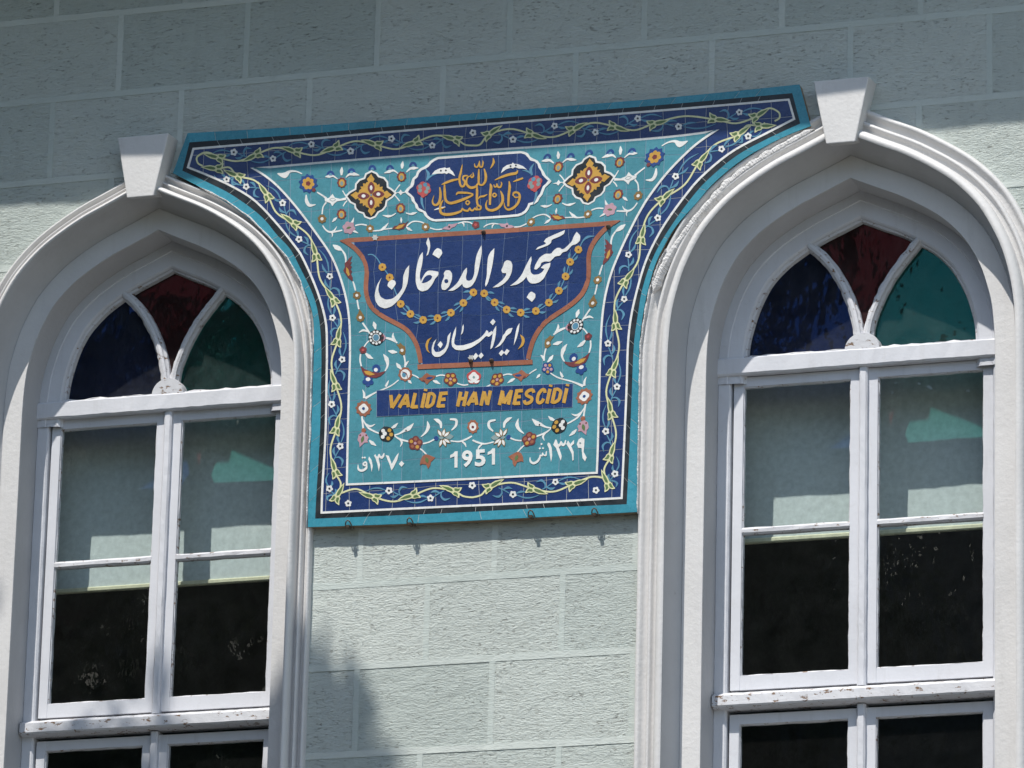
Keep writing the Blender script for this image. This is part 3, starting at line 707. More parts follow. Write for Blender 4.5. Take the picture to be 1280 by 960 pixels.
def tulip(c, d):
    body = [(-165, -12), (-125, -26), (-75, -36), (-25, -30), (2, 0), (-20, 22), (-70, 18), (-120, 2)]
    bin_ = [(-138, -13), (-100, -19), (-65, -23), (-28, -17), (-14, 0), (-32, 8), (-70, 5), (-110, -4)]
    p1 = [(-14, 0), (-22, -28), (0, -44), (26, -46), (54, -60), (64, -60), (58, -26), (46, -4), (16, 4)]
    p1i = [(2, -8), (-8, -27), (4, -34), (26, -36), (48, -46), (44, -24), (32, -10)]
    p2 = [(-14, 0), (-18, 26), (4, 38), (30, 40), (56, 50), (66, 48), (62, 20), (46, 2), (16, -6)]
    p2i = [(4, 6), (-5, 23), (8, 30), (30, 32), (50, 39), (46, 20), (34, 8)]
    fl = random.choice((1, -1))
    k = loc
    motif('tulip', [(k(c, d, body, flip=fl), 'cream', 1), (k(c, d, bin_, flip=fl), 'green', 2), (k(c, d, p1, flip=fl), 'cream', 1.5), (k(c, d, p2, flip=fl), 'cream', 1.3), (k(c, d, p1i, flip=fl), 'green', 2.2), (k(c, d, p2i, flip=fl), 'green', 2.1)], YA)
def blossom(c):
    r = random.uniform(4.3, 4.8); a = random.uniform(0, 1.2)
    motif('blossom', [(petals(c, r, 5, .32, a, 5), 'white', 1), (petals(c, r*.36, 5, .3, a+.3, 2), 'black', 2)], YA)
def sprig(a, b, f):
    a, b, f = Vector(a), Vector(b), Vector(f); d = (b-a).normalized(); n = Vector((-d.y, d.x)); m = (a+b)/2; h = (f-m).dot(n)
    if h < 0: n = -n
    s = (b-a).length/50
    q = lambda u, v: tuple(f+d*u*s+n*v)
    L = [stroke([q(-4, .5), q(-13, 3.6), q(-22, 3.2), q(-31, -.5)], [1.0, 2.0, 1.6, .4]),
         stroke([q(-3, -1), q(-9, -3.6), q(-15, -3.4)], [.8, 3.0, .3]),
         stroke([q(4, -1), q(10, -4.5), q(17, -7.5)], [1.2, 1.5, 1.2]),
         stroke([q(14, -6.5), q(13, -1), q(17, 3.6), q(24, 2.2)], [.9, 2.0, 3.0, .3]),
         stroke([q(12, -5.5), q(6, -8.2), q(1, -6.8)], [.8, 3.4, .3])]
    motif('sprig', [(p, 'sprig', .1+.12*i) for i, p in enumerate(L)], YA-.0001)
TL_ = [(273, 196.5), (320, 192.5), (369, 189.5), (419, 184.5), (470, 181), (519, 178), (569, 173.5)]
TR_ = [(945, 145.5), (893, 149), (817, 154.2), (767.5, 157.6), (716, 162), (664, 167), (611, 168)]
vine(TL_, [(292, 190), (341, 198), (389, 180), (438, 188.6), (489, 173), (540, 181.5)], start=[(253, 207), (247, 203.5), (246, 196), (255, 190.5), (264, 191.5)], end=[(581, 180.6), (591, 181.6)])
vine(TR_, [(924, 140), (848, 158), (797, 147.8), (744, 165), (693, 157), (641, 174)], start=[(968, 151), (974, 147), (973, 140), (963, 135), (954, 138)], end=[(600, 180.2), (591, 181.6)])
blossom((591, 165.6))
vine([(271, 211), (297, 219.5), (334, 243.5), (366.5, 279), (395, 318.5), (417, 374), (422, 425), (419.4, 480.6), (420.3, 536), (418.4, 589.4), (420, 621)],
     [(283, 224), (307.4, 233), (353, 253.5), (373.5, 298.7), (411.9, 345), (415.3, 397), (427.4, 449), (414.3, 505), (425, 557.5), (411.6, 610.6)], start=[(262, 207)])
vine([(950, 157), (922, 168.5), (873.6, 202.5), (828, 249), (801, 297.5), (781, 350.6), (769, 405), (765, 463), (763.4, 516), (763, 570), (760, 605)],
     [(935, 170), (901.7, 186), (844.3, 220), (822, 272), (785.4, 318), (780, 373.5), (759.7, 429), (771, 483), (757, 538.8), (768.5, 592)], start=[(956, 153)])
vine([(467.5, 621), (516, 619), (567.6, 614)], [(486, 613), (537.8, 622.5)], start=[(424, 617), (445, 611)], end=[(579, 620), (590, 621.5)])
vine([(715.5, 605), (665.6, 610.5), (612, 608.8)], [(694, 602), (641, 617.7)], start=[(754, 597), (738, 596)], end=[(601, 618.5), (590, 621.5)])
for c in ((435, 629), (590, 606.5), (744.7, 612.5)): blossom(c)
# --- flora of the turquoise field (left half measured, right half is its mirror image) --------------
def st(F, P, w): return stroke(F(P), [a/8 for a in w] if isinstance(w, (list, tuple)) else w/8)
G = Z8(400, 180); Hh = Z8(400, 290); I_ = Z8(400, 390); K = Z8(430, 500); C3 = Z8(520, 370); T5 = Z8(510, 180)
Bz = YB
def stems(F, *S):
    for i, (P, w) in enumerate(S): both('stem', [(st(F, P, w), 'white', .02*i)], Bz)
def leaf(F, *S):
    for i, (P, w) in enumerate(S): both('leaf', [(st(F, P, w), 'white', .3+.03*i)], Bz)
stems(G, ([(225, 465), (245, 500), (268, 532)], 11), ([(230, 622), (250, 588), (272, 565)], 11), ([(0, 500), (30, 520), (62, 550)], 13), ([(62, 582), (30, 630), (20, 702)], [16, 12, 13]),
      ([(25, 815), (60, 860), (110, 880), (222, 862)], [12, 14, 20, 12]), ([(350, 815), (410, 803), (468, 812)], 13), ([(525, 868), (600, 862), (640, 838), (684, 788)], [12, 14, 28, 3]), ([(640, 852), (722, 842)], 11),
      ([(858, 828), (920, 778), (990, 775), (1042, 792)], [14, 13, 12, 12]), ([(1098, 838), (1160, 855), (1222, 850)], 12), ([(800, 405), (775, 435), (748, 474)], 11), ([(745, 510), (770, 538), (797, 572)], 11))
leaf(G, ([(110, 880), (145, 860), (168, 822)], [16, 14, 2]), ([(115, 878), (124, 905), (118, 932)], [18, 12, 2]), ([(300, 800), (325, 775), (338, 735)], [14, 22, 2]), ([(325, 868), (350, 875), (384, 892)], [12, 22, 2]),
     ([(215, 312), (215, 270), (219, 228)], [14, 34, 4]), ([(50, 328), (90, 322), (130, 320), (175, 350)], [3, 32, 18, 8]), ([(258, 335), (290, 305), (340, 300), (395, 312)], [8, 20, 34, 3]),
     ([(820, 245), (822, 210), (828, 170)], [14, 34, 4]), ([(640, 290), (690, 275), (735, 265), (780, 295)], [3, 30, 18, 8]), ([(862, 282), (900, 248), (940, 240), (985, 240)], [8, 20, 32, 3]),
     ([(120, 780), (145, 755), (168, 735)], [3, 26, 10]), ([(625, 712), (680, 722), (720, 715), (758, 692)], [3, 26, 14, 8]), ([(858, 688), (900, 700), (930, 695), (970, 683)], [8, 18, 26, 3]), ([(810, 733), (812, 760), (812, 788)], [4, 20, 8]), ([(862, 832), (890, 850), (922, 868)], [8, 28, 3]))
both('knot', [(G([(45, 550), (90, 538), (125, 498), (148, 536), (200, 548), (262, 532), (262, 558), (170, 572), (145, 592), (122, 622), (105, 590), (50, 572)]), 'white', .5), (stroke(G([(95, 555), (125, 542), (155, 556), (125, 570), (97, 558)]), .5), 'greyteal', 1)], Bz)
both('knot', [(G([(760, 485), (790, 478), (805, 455), (822, 478), (865, 482), (825, 492), (805, 512), (790, 492)]), 'white', .6)], Bz)
def fruit(F, c, s=1.):
    cx, cyy = F([c])[0]; r = 6.0*s
    sp_ = spiky((cx, cyy), r*1.15, 9, .16, .3, .92); 
    both('bud', [(sp_, 'maroon', .6), (disc((cx, cyy+.6), r*.62, 10, r*.80), 'gold', 1.2), (disc((cx, cyy+1.2), r*.34, 8, r*.48), 'greyteal', 1.8)], Bz)
for c in ((218, 385), (215, 700), (815, 325), (805, 640)): fruit(G, c)
for x, y in ((105, 297), (315, 272), (522, 240), (700, 240), (930, 208)):
    c = G([(x, y)])[0]
    both('half_flower', [([(c[0]+5*math.cos(a), c[1]+2-6*abs(math.sin(a))) for a in np.linspace(0, math.pi, 9)], 'deepblue', .15), ([(c[0]+2.2*math.cos(a), c[1]+2.2-3*abs(math.sin(a))) for a in np.linspace(0, math.pi, 7)], 'sprig', .8)], Bz)
# lobed medallion
md = G([(262, 520), (300, 482), (355, 452), (360, 400), (395, 360), (445, 342), (460, 300), (515, 272), (565, 295), (585, 325), (640, 340), (672, 380), (675, 430), (710, 450), (755, 490), (720, 530), (665, 565), (655, 620), (625, 658), (580, 680), (550, 725), (500, 745), (450, 725), (435, 690), (385, 675), (355, 640), (350, 602), (305, 580)])
mc = G([(512, 510)])[0]
starq = [(0, -212), (14, -186), (34, -160), (20, -132), (52, -118), (62, -98), (84, -112), (86, -80), (118, -84), (112, -58), (130, -46), (128, -30), (160, -44), (180, -24)]
def rot4(P):
    o = []
    for k in range(4):
        for x, y in P:
            for _ in range(k): x, y = -y, x
            o.append((x, y))
    return o
star = [(mc[0]+x/8*.98, mc[1]+y/8) for x, y in rot4(starq)]
pet = []
for k, (dx, dy) in enumerate(((0, -72), (72, -8), (0, 76), (-76, 10))):
    c = (mc[0]+dx/8, mc[1]+dy/8); rot = 0 if k % 2 else math.pi/2; c2 = c
    lens = lambda a, b: [(c[0]+math.cos(rot)*u-math.sin(rot)*v, c[1]+math.sin(rot)*u+math.cos(rot)*v) for u, v in [(a*math.cos(t), b*math.sin(t)*(1-.35*abs(math.cos(t)))) for t in (2*math.pi*i/14 for i in range(14))]]
    pet += [(lens(7.6, 4.8), 'maroon', 1.8), (disc(c, 2.6 if k % 2 else 1.7, 8, 2.2 if k % 2 else 3.2), 'white', 2.4)]
both('medallion', [(inset(md, -1.2), 'white', .4), (inset(md, 1.0), 'black', .9), (star, 'gold', 1.4), (disc(mc, 1.4, 4), 'sprig', 1.9)]+pet, Bz)
# blue flower in the upper corner
c = (385.2, 229.3)
both('blue_flower', [(spiky(c, 12.4, 10, .2, .2), 'deepblue', .6), (petals(c, 8.0, 7, .22, .2, 4), 'gold', 1.2), (petals(c, 3.2, 5, .3, 0, 3), 'maroon', 1.8), (petals((c[0]+7, c[1]+8), 2.6, 5, .3, 0, 3), 'maroon', 1.5)], Bz)
Q1 = Z8(220, 100, 4.2667)
both('leaf', [(stroke(Q1([(672, 500), (640, 487), (605, 488), (578, 508), (540, 498)]), [1.2, 1.8, 3.0, 7.5, .6]), 'white', .4), (stroke(Q1([(694, 612), (696, 645), (712, 668), (745, 664)]), [1.2, 4.2, 4.0, .6]), 'white', .4), (stroke(Q1([(752, 598), (775, 612), (803, 630)]), [1.6, 2, 2]), 'white', .1)], Bz)
def rosette(name, c, r, m, dot='white', mirror=True, dr=.36, n=7):
    it = [(petals(c, r, n, .2, random.uniform(0, 1), 4), m, .7), (disc(c, r*dr, 10), dot, 1.3)]
    both(name, it, Bz) if mirror else motif(name, it, Bz)
rosette('rosette', G([(20, 748)])[0], 5.6, 'ochre'); rosette('rosette', G([(500, 845)])[0], 5.2, 'ochre'); rosette('rosette', G([(1055, 828)])[0], 5.2, 'ochre')
c = G([(288, 837)])[0]; both('pink_flower', [(petals(c, 8.2, 6, .25, .2, 5), 'pink', .6), (leafp((c[0]-3.2, c[1]+.8), (c[0]+3.2, c[1]-1), 2.6), 'green', 1.3)], Bz)
both('barbed_bud', [(G([(718, 850), (745, 818), (775, 815), (795, 792), (815, 800), (840, 782), (848, 795), (885, 768), (862, 800), (866, 822), (845, 828), (838, 848), (810, 850), (790, 862), (765, 852)]), 'maroon', .6), (G([(745, 845), (790, 812), (850, 800), (820, 835), (780, 850)]), 'gold', 1.2)], Bz)
both('pink_bud', [(T5([(335, 850), (365, 828), (395, 822), (405, 798), (440, 802), (500, 788), (470, 825), (435, 838), (415, 858)]), 'pink', .6), (disc(T5([(413, 828)])[0], 1.3, 8), 'black', 1.3)], Bz)
both('stem', [(st(T5, [(495, 795), (560, 778), (620, 785), (645, 803)], [8, 13, 12, 10]), 'white', .1), (st(T5, [(540, 785), (556, 800), (560, 828)], [12, 16, 2]), 'white', .3)], Bz)
rosette('rosette', T5([(677, 808)])[0], 5.0, 'maroon', 'red', False, .4, 5)
# flank of the main cartouche
leaf(Hh, ([(128, 128), (160, 150), (190, 165), (222, 182)], [4, 46, 44, 8]))
stems(Hh, ([(220, 182), (248, 225), (258, 275), (255, 305)], [14, 20, 16, 10]), ([(328, 492), (342, 535), (354, 585)], [10, 17, 14]), ([(371, 678), (378, 725), (388, 772)], 15))
both('maroon_leaf', [(Hh([(322, 238), (300, 300), (318, 300), (302, 335), (318, 345), (303, 375), (318, 388), (310, 420), (326, 455), (325, 495), (275, 452), (232, 385), (248, 350), (246, 310), (272, 290), (290, 262)]), 'maroon', .6), (Hh([(262, 350), (285, 375), (298, 430), (282, 440), (262, 405)]), 'gold', 1.2)], Bz)
rosette('rosette', Hh([(368, 633)])[0], 5.3, 'ochre')
c = Hh([(403, 855)])[0]
both('ochre_bud', [(spiky((c[0], c[1]), 5.6, 8, .15, 0), 'ochre', .6), ([(c[0]-3.5, c[1]-3), (c[0]-1, c[1]-10.5), (c[0]+1.5, c[1]-7), (c[0]+4, c[1]-3)], 'ochre', .65), (disc(c, 2.0, 10), 'white', 1.3)], Bz)
stems(I_, ([(425, 108), (465, 165), (502, 222)], 16), ([(658, 258), (720, 275), (772, 308)], [18, 26, 14]), ([(838, 432), (850, 495), (850, 552)], [16, 14, 18]), ([(920, 625), (955, 640), (988, 660)], 12),
      ([(785, 680), (700, 742), (560, 802), (452, 862)], [10, 13, 13, 26]), ([(492, 285), (465, 312), (440, 348)], 12), ([(405, 420), (400, 480), (412, 542)], [14, 16, 14]), ([(648, 592), (675, 535), (665, 470), (632, 420)], [10, 20, 44, 3]))
leaf(I_, ([(388, 206), (430, 183), (492, 196)], [3, 22, 16]), ([(535, 95), (545, 130), (555, 172)], [4, 40, 10]), ([(732, 208), (730, 250), (760, 300)], [3, 26, 14]), ([(680, 388), (725, 398), (772, 402)], [4, 40, 6]), ([(888, 490), (868, 508), (853, 535)], [3, 20, 18]),
     ([(762, 508), (785, 540), (815, 572)], [4, 38, 10]), ([(686, 683), (672, 715), (655, 745)], [3, 20, 20]), ([(424, 775), (440, 815), (440, 862)], [3, 22, 22]), ([(455, 412), (490, 445), (532, 467)], [14, 40, 3]), ([(880, 680), (895, 695), (915, 715)], [8, 28, 3]))
c = I_([(560, 256)])[0]
both('bead_flower', [(I_([(610, 200), (640, 225), (662, 258), (640, 285), (600, 320)]), 'pink', .5), (I_([(618, 222), (640, 240), (615, 250)]), 'maroon', 1.1), (I_([(635, 272), (612, 305), (608, 280)]), 'maroon', 1.1), (petals(c, 10.0, 11, .1, 0, 3), 'black', .8), (disc(c, 4.6, 12, 5.0), 'white', 1.3), (disc(c, 3.8, 12, 4.2), 'sprig', 1.6)]+
     [(disc((c[0]+7.2*math.cos(a), c[1]+7.4*math.sin(a)), 1.65, 8), 'white', 1.5) for a in np.linspace(.9, 2*math.pi-.75, 9)], Bz)
rosette('rosette', I_([(430, 380)])[0], 4.8, 'maroon', 'red', True, .35, 5)
both('ochre_leaf', [(I_([(762, 322), (790, 322), (800, 305), (825, 330), (850, 345), (855, 380), (848, 425), (820, 430), (790, 408), (800, 375), (785, 350)]), 'ochre', .6), (disc(I_([(820, 383)])[0], 2.0, 10), 'white', 1.3)], Bz)
c = I_([(853, 622)])[0]
motif('rose', [(spiky(c, 9.2, 9, .14, .2), 'rust', .6), (disc(c, 6.0, 12, 6.2), 'white', 1.2), (disc((c[0]-1.6, c[1]+.8), 2.6, 10, 3.2), 'sprig', 1.7), (stroke([(c[0]-4, c[1]-3), (c[0]+1, c[1]-1), (c[0]+3, c[1]+5)], [.6, 1.2, .6]), 'maroon', 2)], Bz)
def cellflower(c, r, ring, cells, mirror=True, rot=.3, core='pink'):
    it = [(petals(c, r, 5, .2, rot, 4), ring, .7), (disc(c, r*.2, 8), core, 1.4)]
    for i in range(5):
        a = rot+2*math.pi*i/5; it.append((disc((c[0]+r*.56*math.cos(a), c[1]+r*.56*math.sin(a)), r*.245, 9), cells[i % len(cells)], 1.4))
    both('cell_flower', it, Bz) if mirror else motif('cell_flower', it, Bz)
cellflower((684.6, 460.3), 8.0, 'deepblue', ['pink', 'gold', 'pink'], False)
both('bird_bud', [(disc(I_([(562, 565)])[0], 5.2, 10, 5.4), 'deepblue', .5), (disc(I_([(558, 578)])[0], 2.5, 10), 'white', .9), (I_([(405, 538), (450, 572), (520, 598), (585, 608), (652, 590), (640, 610), (605, 640), (560, 658), (520, 655), (480, 650), (440, 628), (420, 590)]), 'maroon', 1.2), (I_([(438, 590), (490, 590), (550, 625), (500, 636), (460, 622)]), 'gold', 1.8),
     (petals(I_([(480, 690)])[0], 7.4, 5, .3, .4, 4), 'deepblue', .7), (disc(I_([(480, 672)])[0], 3.0, 10, 2.4), 'white', 1.3)], Bz)
# middle row under the cartouche
stems(C3, ([(198, 803), (245, 790), (298, 796)], 13), ([(408, 872), (470, 890), (522, 885)], 13))
leaf(C3, ([(168, 845), (200, 858), (242, 880)], [8, 32, 3]))
both('spindle_flower', [(C3([(25, 825), (60, 812), (85, 785), (110, 768), (140, 790), (200, 798), (175, 830), (140, 850), (108, 885), (85, 858), (55, 850)]), 'rust', .6), (leafp(C3([(100, 825)])[0], C3([(172, 815)])[0], 3.2), 'deepblue', 1.2), (leafp(C3([(62, 838)])[0], C3([(95, 858)])[0], 1.6), 'maroon', 1.2)], Bz)
cellflower(C3([(345, 830)])[0], 9.0, 'maroon', ['gold'])
c = C3([(578, 812)])[0]
motif('red_flower', [(petals(c, 9.4, 5, .18, .95, 5), 'red', .6), (petals(c, 6.6, 4, .25, 0, 5), 'white', 1.2), (disc(c, 1.6, 8), 'greyteal', 1.8), (leafp((c[0]-7.5, c[1]+4), (c[0]-.6, c[1]+7.5), 3), 'white', 1.4), (leafp((c[0]+7.5, c[1]+4), (c[0]+.6, c[1]+7.5), 3), 'white', 1.5)], Bz)
# lower garland
stems(K, ([(178, 162), (185, 225), (192, 295)], 17), ([(186, 195), (240, 275), (300, 312), (350, 332)], [10, 18, 16, 14]), ([(500, 352), (560, 332), (620, 292)], [12, 15, 30]), ([(505, 358), (560, 392), (652, 416)], [10, 20, 14]), ([(788, 436), (850, 420), (915, 385)], 14),
      ([(748, 478), (785, 505), (824, 545)], [10, 15, 14]), ([(1065, 408), (1150, 415), (1220, 392), (1278, 360)], [12, 15, 18, 14]))
leaf(K, ([(218, 238), (262, 262), (312, 240)], [10, 22, 3]), ([(252, 402), (282, 430), (322, 457)], [10, 36, 3]), ([(472, 282), (505, 262), (538, 230)], [12, 30, 3]), ([(600, 305), (645, 285), (697, 232)], [20, 46, 3]), ([(556, 392), (578, 425), (562, 468)], [14, 20, 3]),
     ([(768, 368), (815, 325), (842, 270), (832, 210)], [6, 22, 36, 3]), ([(970, 282), (965, 235), (935, 205), (896, 190)], [14, 30, 38, 3]), ([(1075, 302), (1118, 255), (1120, 200), (1058, 192)], [10, 24, 26, 16]), ([(1180, 415), (1208, 438), (1221, 472)], [14, 20, 3]))
both('dot', [(disc(K([(620, 303)])[0], 1.0, 7), 'black', 1.2)], Bz)
c = K([(195, 85)])[0]
both('rust_rose', [(spiky(c, 10.4, 10, .17, .1), 'rust', .6), (petals(c, 6.2, 4, .22, .1, 5), 'white', 1.2), (disc(c, 1.9, 8), 'deepblue', 1.8)], Bz)
c = K([(197, 380)])[0]
both('pink_tulip', [(K([(188, 312), (225, 340), (245, 375), (232, 405), (240, 425), (205, 425), (155, 472), (152, 425), (135, 400), (145, 350)]), 'pink', .6), (leafp(K([(195, 355)])[0], K([(175, 430)])[0], 4), 'green', 1.2), (disc(K([(162, 352)])[0], 1.2, 6), 'maroon', 1.2), (disc(K([(222, 352)])[0], 1.2, 6), 'maroon', 1.2), (petals(K([(196, 302)])[0], 3, 5, .2, 0, 3), 'rust', 1.0)], Bz)
c = K([(425, 340)])[0]
both('hexagon_flower', [(petals(c, 10.0, 6, .12, .2, 3), 'black', .6), (disc((c[0]-2.2, c[1]-.6), 2.7, 8), 'white', 1.2)]+[(disc((c[0]+5.9*math.cos(a), c[1]+5.9*math.sin(a)), 2.5, 8), m, 1.25) for a, m in ((-.9, 'gold'), (.1, 'gold'), (1.2, 'gold'), (2.5, 'white'), (3.9, 'white'))], Bz)
cellflower(K([(712, 432)])[0], 9.4, 'maroon', ['rust', 'gold'], rot=-.2)
both('maple_leaf', [(K([(818, 540), (850, 550), (912, 575), (885, 605), (868, 618), (862, 655), (840, 688), (820, 645), (780, 640), (758, 650), (765, 600), (785, 560)]), 'rust', .6), (leafp(K([(820, 572)])[0], K([(838, 630)])[0], 4.6), 'green', 1.2)], Bz)
c = K([(985, 378)])[0]
both('daisy', [(disc((c[0]-8, c[1]+.5), 3.0, 8), 'deepblue', .4), (leafp((c[0]+3, c[1]-1), (c[0]+14, c[1]-2), 7), 'greyteal', .4)]+[(leafp((c[0]+1.5*math.cos(a), c[1]+1.5*math.sin(a)), (c[0]+12.5*math.cos(a), c[1]+12.5*math.sin(a)), 4.6), 'ochre', .7+.01*i) for i, a in enumerate((-2.1, -1.35, -.7, .6, 1.2, 1.9))]
     + [(leafp((c[0]+2.5*math.cos(a), c[1]+2.5*math.sin(a)), (c[0]+11*math.cos(a), c[1]+11*math.sin(a)), 3.1), 'white', 1.3+.01*i) for i, a in enumerate((-2.1, -1.35, -.7, .6, 1.2, 1.9))]+[(disc((c[0]-1.5, c[1]), 2.6, 8, 2.0), 'greyteal', 1.9)], Bz)
c = (591, 533.2)
motif('rust_rose', [(spiky(c, 9.2, 9, .16, .2, .82), 'rust', .6), (disc(c, 4.4, 10, 5.4), 'white', 1.2), (disc((c[0], c[1]+.6), 1.8, 8), 'maroon', 1.8)], Bz)
# --- top cartouche ----------------------------------------------------------------
tc = topcart
V_ = [Vector(p) for p in tc]
A_ = inset(tc, 1.45); B_ = inset(tc, -1.45)
strip('white_outline', B_+B_[:1], A_+A_[:1], 14, 'white', YC-.0002, .1)
both('water_leaf', [(st(T5, [(175, 250), (205, 300), (190, 365)], [3, 30, 16]), 'sprig', .1), (st(T5, [(200, 350), (240, 315), (290, 300)], [10, 16, 3]), 'sprig', .2), (st(T5, [(138, 530), (140, 590), (165, 660)], [22, 24, 3]), 'sprig', .1)], YC)
c = T5([(158, 450)])[0]
both('carnation', [(petals(c, 9.4, 6, .14, .3, 4), 'red', .6)]+[(disc((c[0]+5.2*math.cos(a), c[1]+5.2*math.sin(a)-.4), 2.7, 8), 'greyteal' if k else 'sprig', 1.2) for k, a in enumerate((-1.2, -.1, -2.6, -3.6, .9))]+[(T5([(120, 505), (175, 495), (165, 535), (140, 538)]), 'red', 1.5)], YC)
cres = T5([(238, 306), (270, 268), (310, 248), (350, 240), (372, 236), (385, 244), (420, 236), (422, 252), (450, 278), (472, 322), (450, 312), (432, 300), (405, 290), (385, 302), (370, 292), (345, 296), (300, 296)])
cres2 = T5([(930, 292), (950, 240), (990, 212), (1040, 200), (1048, 186), (1065, 200), (1100, 202), (1150, 222), (1192, 258), (1150, 246), (1110, 246), (1070, 232), (1048, 246), (1030, 238), (985, 252)])
motif('crescent_leaf', [(cres, 'white', .6), (disc(T5([(330, 268)])[0], 1.2, 8), 'black', 1.2), (disc(T5([(380, 265)])[0], 1.2, 8), 'black', 1.2)], YC)
motif('crescent_leaf', [(cres2, 'white', .6), (disc(T5([(1027, 222)])[0], 1.2, 8), 'black', 1.2), (disc(T5([(1080, 215)])[0], 1.2, 8), 'black', 1.2)], YC)
def golds(name, *S): 
    motif(name, [(st(T5, P, w), 'gold', .7+.05*i) for i, (P, w) in enumerate(S)], YC)
golds('letter', ([(1052, 520), (1058, 492), (1085, 484), (1112, 500), (1118, 540), (1095, 600), (1045, 645), (998, 656), (970, 630), (962, 585)], [12, 20, 20, 22, 24, 24, 24, 20, 14, 4]), ([(1055, 515), (1075, 535), (1112, 530)], [10, 14, 12]))
golds('letter', ([(1012, 372), (1018, 430), (1008, 520), (1004, 625)], [8, 26, 24, 20]))
golds('letter', ([(822, 398), (832, 430), (824, 500), (820, 610)], [8, 28, 26, 20]))
golds('letter', ([(925, 468), (945, 520), (945, 580), (905, 638), (845, 664), (795, 652), (780, 610), (795, 560)], [6, 26, 26, 26, 26, 22, 16, 4]))
golds('letter', ([(845, 512), (865, 530), (885, 512), (865, 494), (846, 510)], 14))
golds('vowel_mark', ([(868, 362), (940, 330), (1015, 305), (1082, 292), (1100, 262)], [6, 22, 26, 26, 3])); golds('vowel_mark', ([(1052, 378), (1100, 360), (1152, 342)], [6, 20, 16]))
golds('vowel_mark', ([(858, 405), (868, 428), (885, 425), (890, 398), (900, 430), (925, 432), (938, 400), (930, 378)], [6, 16, 14, 10, 16, 16, 14, 4]))
golds('letter', ([(762, 248), (778, 310), (775, 370), (745, 410), (712, 400), (708, 340), (710, 252)], [8, 26, 24, 18, 16, 24, 10])); golds('letter', ([(706, 385), (680, 425), (630, 438), (592, 410), (585, 370), (602, 330), (630, 322)], [10, 22, 26, 22, 18, 14, 4]))
golds('letter', ([(650, 285), (655, 320), (640, 335), (628, 320), (640, 300)], [4, 18, 16, 12, 4])); golds('letter', ([(598, 318), (560, 322), (552, 350), (570, 380), (560, 420), (530, 420), (515, 350), (530, 280), (545, 205)], [12, 18, 18, 20, 20, 18, 22, 20, 4]))
golds('vowel_mark', ([(666, 195), (672, 225), (695, 230), (712, 195), (716, 170), (720, 225), (742, 228), (752, 190), (748, 165)], [4, 16, 16, 12, 6, 16, 16, 14, 4])); golds('vowel_mark', ([(852, 140), (858, 180), (842, 218), (822, 248)], [6, 24, 16, 3]))
golds('letter', ([(318, 432), (326, 500), (318, 570), (290, 608), (258, 605), (246, 570), (262, 515)], [10, 26, 26, 22, 20, 14, 3])); golds('letter', ([(366, 405), (368, 480), (378, 560), (420, 592), (490, 578), (570, 548), (650, 510), (610, 492), (545, 488), (500, 490), (482, 512)], [12, 26, 24, 26, 28, 26, 14, 18, 22, 22, 6]))
golds('vowel_mark', ([(336, 408), (380, 388), (440, 366), (505, 352)], [4, 22, 24, 14])); golds('letter', ([(688, 400), (692, 470), (690, 560), (700, 610), (728, 628), (722, 655), (695, 650), (690, 620)], [8, 24, 22, 20, 20, 16, 14, 10]))
golds('vowel_mark', ([(702, 555), (720, 530), (760, 522), (795, 505)], [4, 16, 20, 4])); golds('letter', ([(720, 660), (680, 655), (672, 640), (650, 665), (628, 660), (618, 640), (600, 668), (560, 662), (545, 645), (530, 672), (470, 695), (390, 706), (335, 692), (322, 650), (330, 600), (355, 560)], [8, 18, 10, 18, 18, 10, 20, 18, 10, 20, 26, 28, 26, 24, 20, 4]))
golds('letter', ([(577, 588), (597, 608), (616, 586), (597, 568), (578, 586)], 14)); motif('leaf', [(st(T5, [(262, 660), (310, 645), (375, 628)], [4, 16, 3]), 'white', .5)], YC)
golds('letter', ([(375, 632), (340, 645), (320, 640)], [4, 14, 8]))
# --- main calligraphy -------------------------------------------------------------
A = Z8(460, 290); Bq = Z8(600, 280)
def letter(F, P, holes=(), nm='letter', m='white'):
    motif(nm, [([tuple(p) for p in smooth_closed(F(P), 3)] if False else F(P), m, 1.6)]+[(h, 'navy', 2.2) for h in holes], YC)
def soft(P):                         # round the corners a little
    o = []
    for i in range(len(P)):
        a, b, c = Vector(P[i-1]), Vector(P[i]), Vector(P[(i+1) % len(P)])
        ang = (b-a).angle(c-b) if (b-a).length and (c-b).length else 0
        if ang > 1.3: o.append(tuple(b))
        else: o += [tuple(b.lerp(a, .25)), tuple(b*.86+(a+c)*.07), tuple(b.lerp(c, .25))]
    return o
def let(F, P, holes=(), nm='letter', m='white', k=1.6): motif(nm, [(soft(F(P)), m, k)]+[(h, 'navy', k+.7) for h in holes], YC)
let(A, [(137, 458), (112, 520), (103, 585), (125, 650), (180, 680), (250, 668), (310, 615), (345, 560), (352, 500), (354, 440), (378, 375), (414, 333), (408, 430), (396, 520), (362, 600), (300, 690), (240, 745), (170, 768), (110, 745), (75, 690), (68, 625), (92, 530)])
let(A, [(240, 478), (272, 488), (282, 520), (240, 578), (193, 540), (208, 500)], nm='letter_dot')
let(A, [(548, 203), (552, 250), (542, 330), (524, 400), (519, 455), (530, 498), (548, 455), (575, 410), (602, 388), (645, 387), (706, 400), (705, 432), (672, 468), (645, 525), (600, 580), (540, 598), (498, 572), (478, 500), (480, 400), (502, 290), (522, 235)], [soft(A([(538, 510), (562, 462), (590, 435), (625, 430), (645, 445), (632, 475), (595, 500), (560, 512)]))])
let(A, [(603, 55), (620, 100), (625, 150), (605, 225), (585, 240), (600, 190), (600, 150), (582, 112)], nm='vowel_mark')
let(A, [(695, 160), (735, 178), (746, 215), (710, 266), (646, 226), (665, 188)], nm='letter_dot')
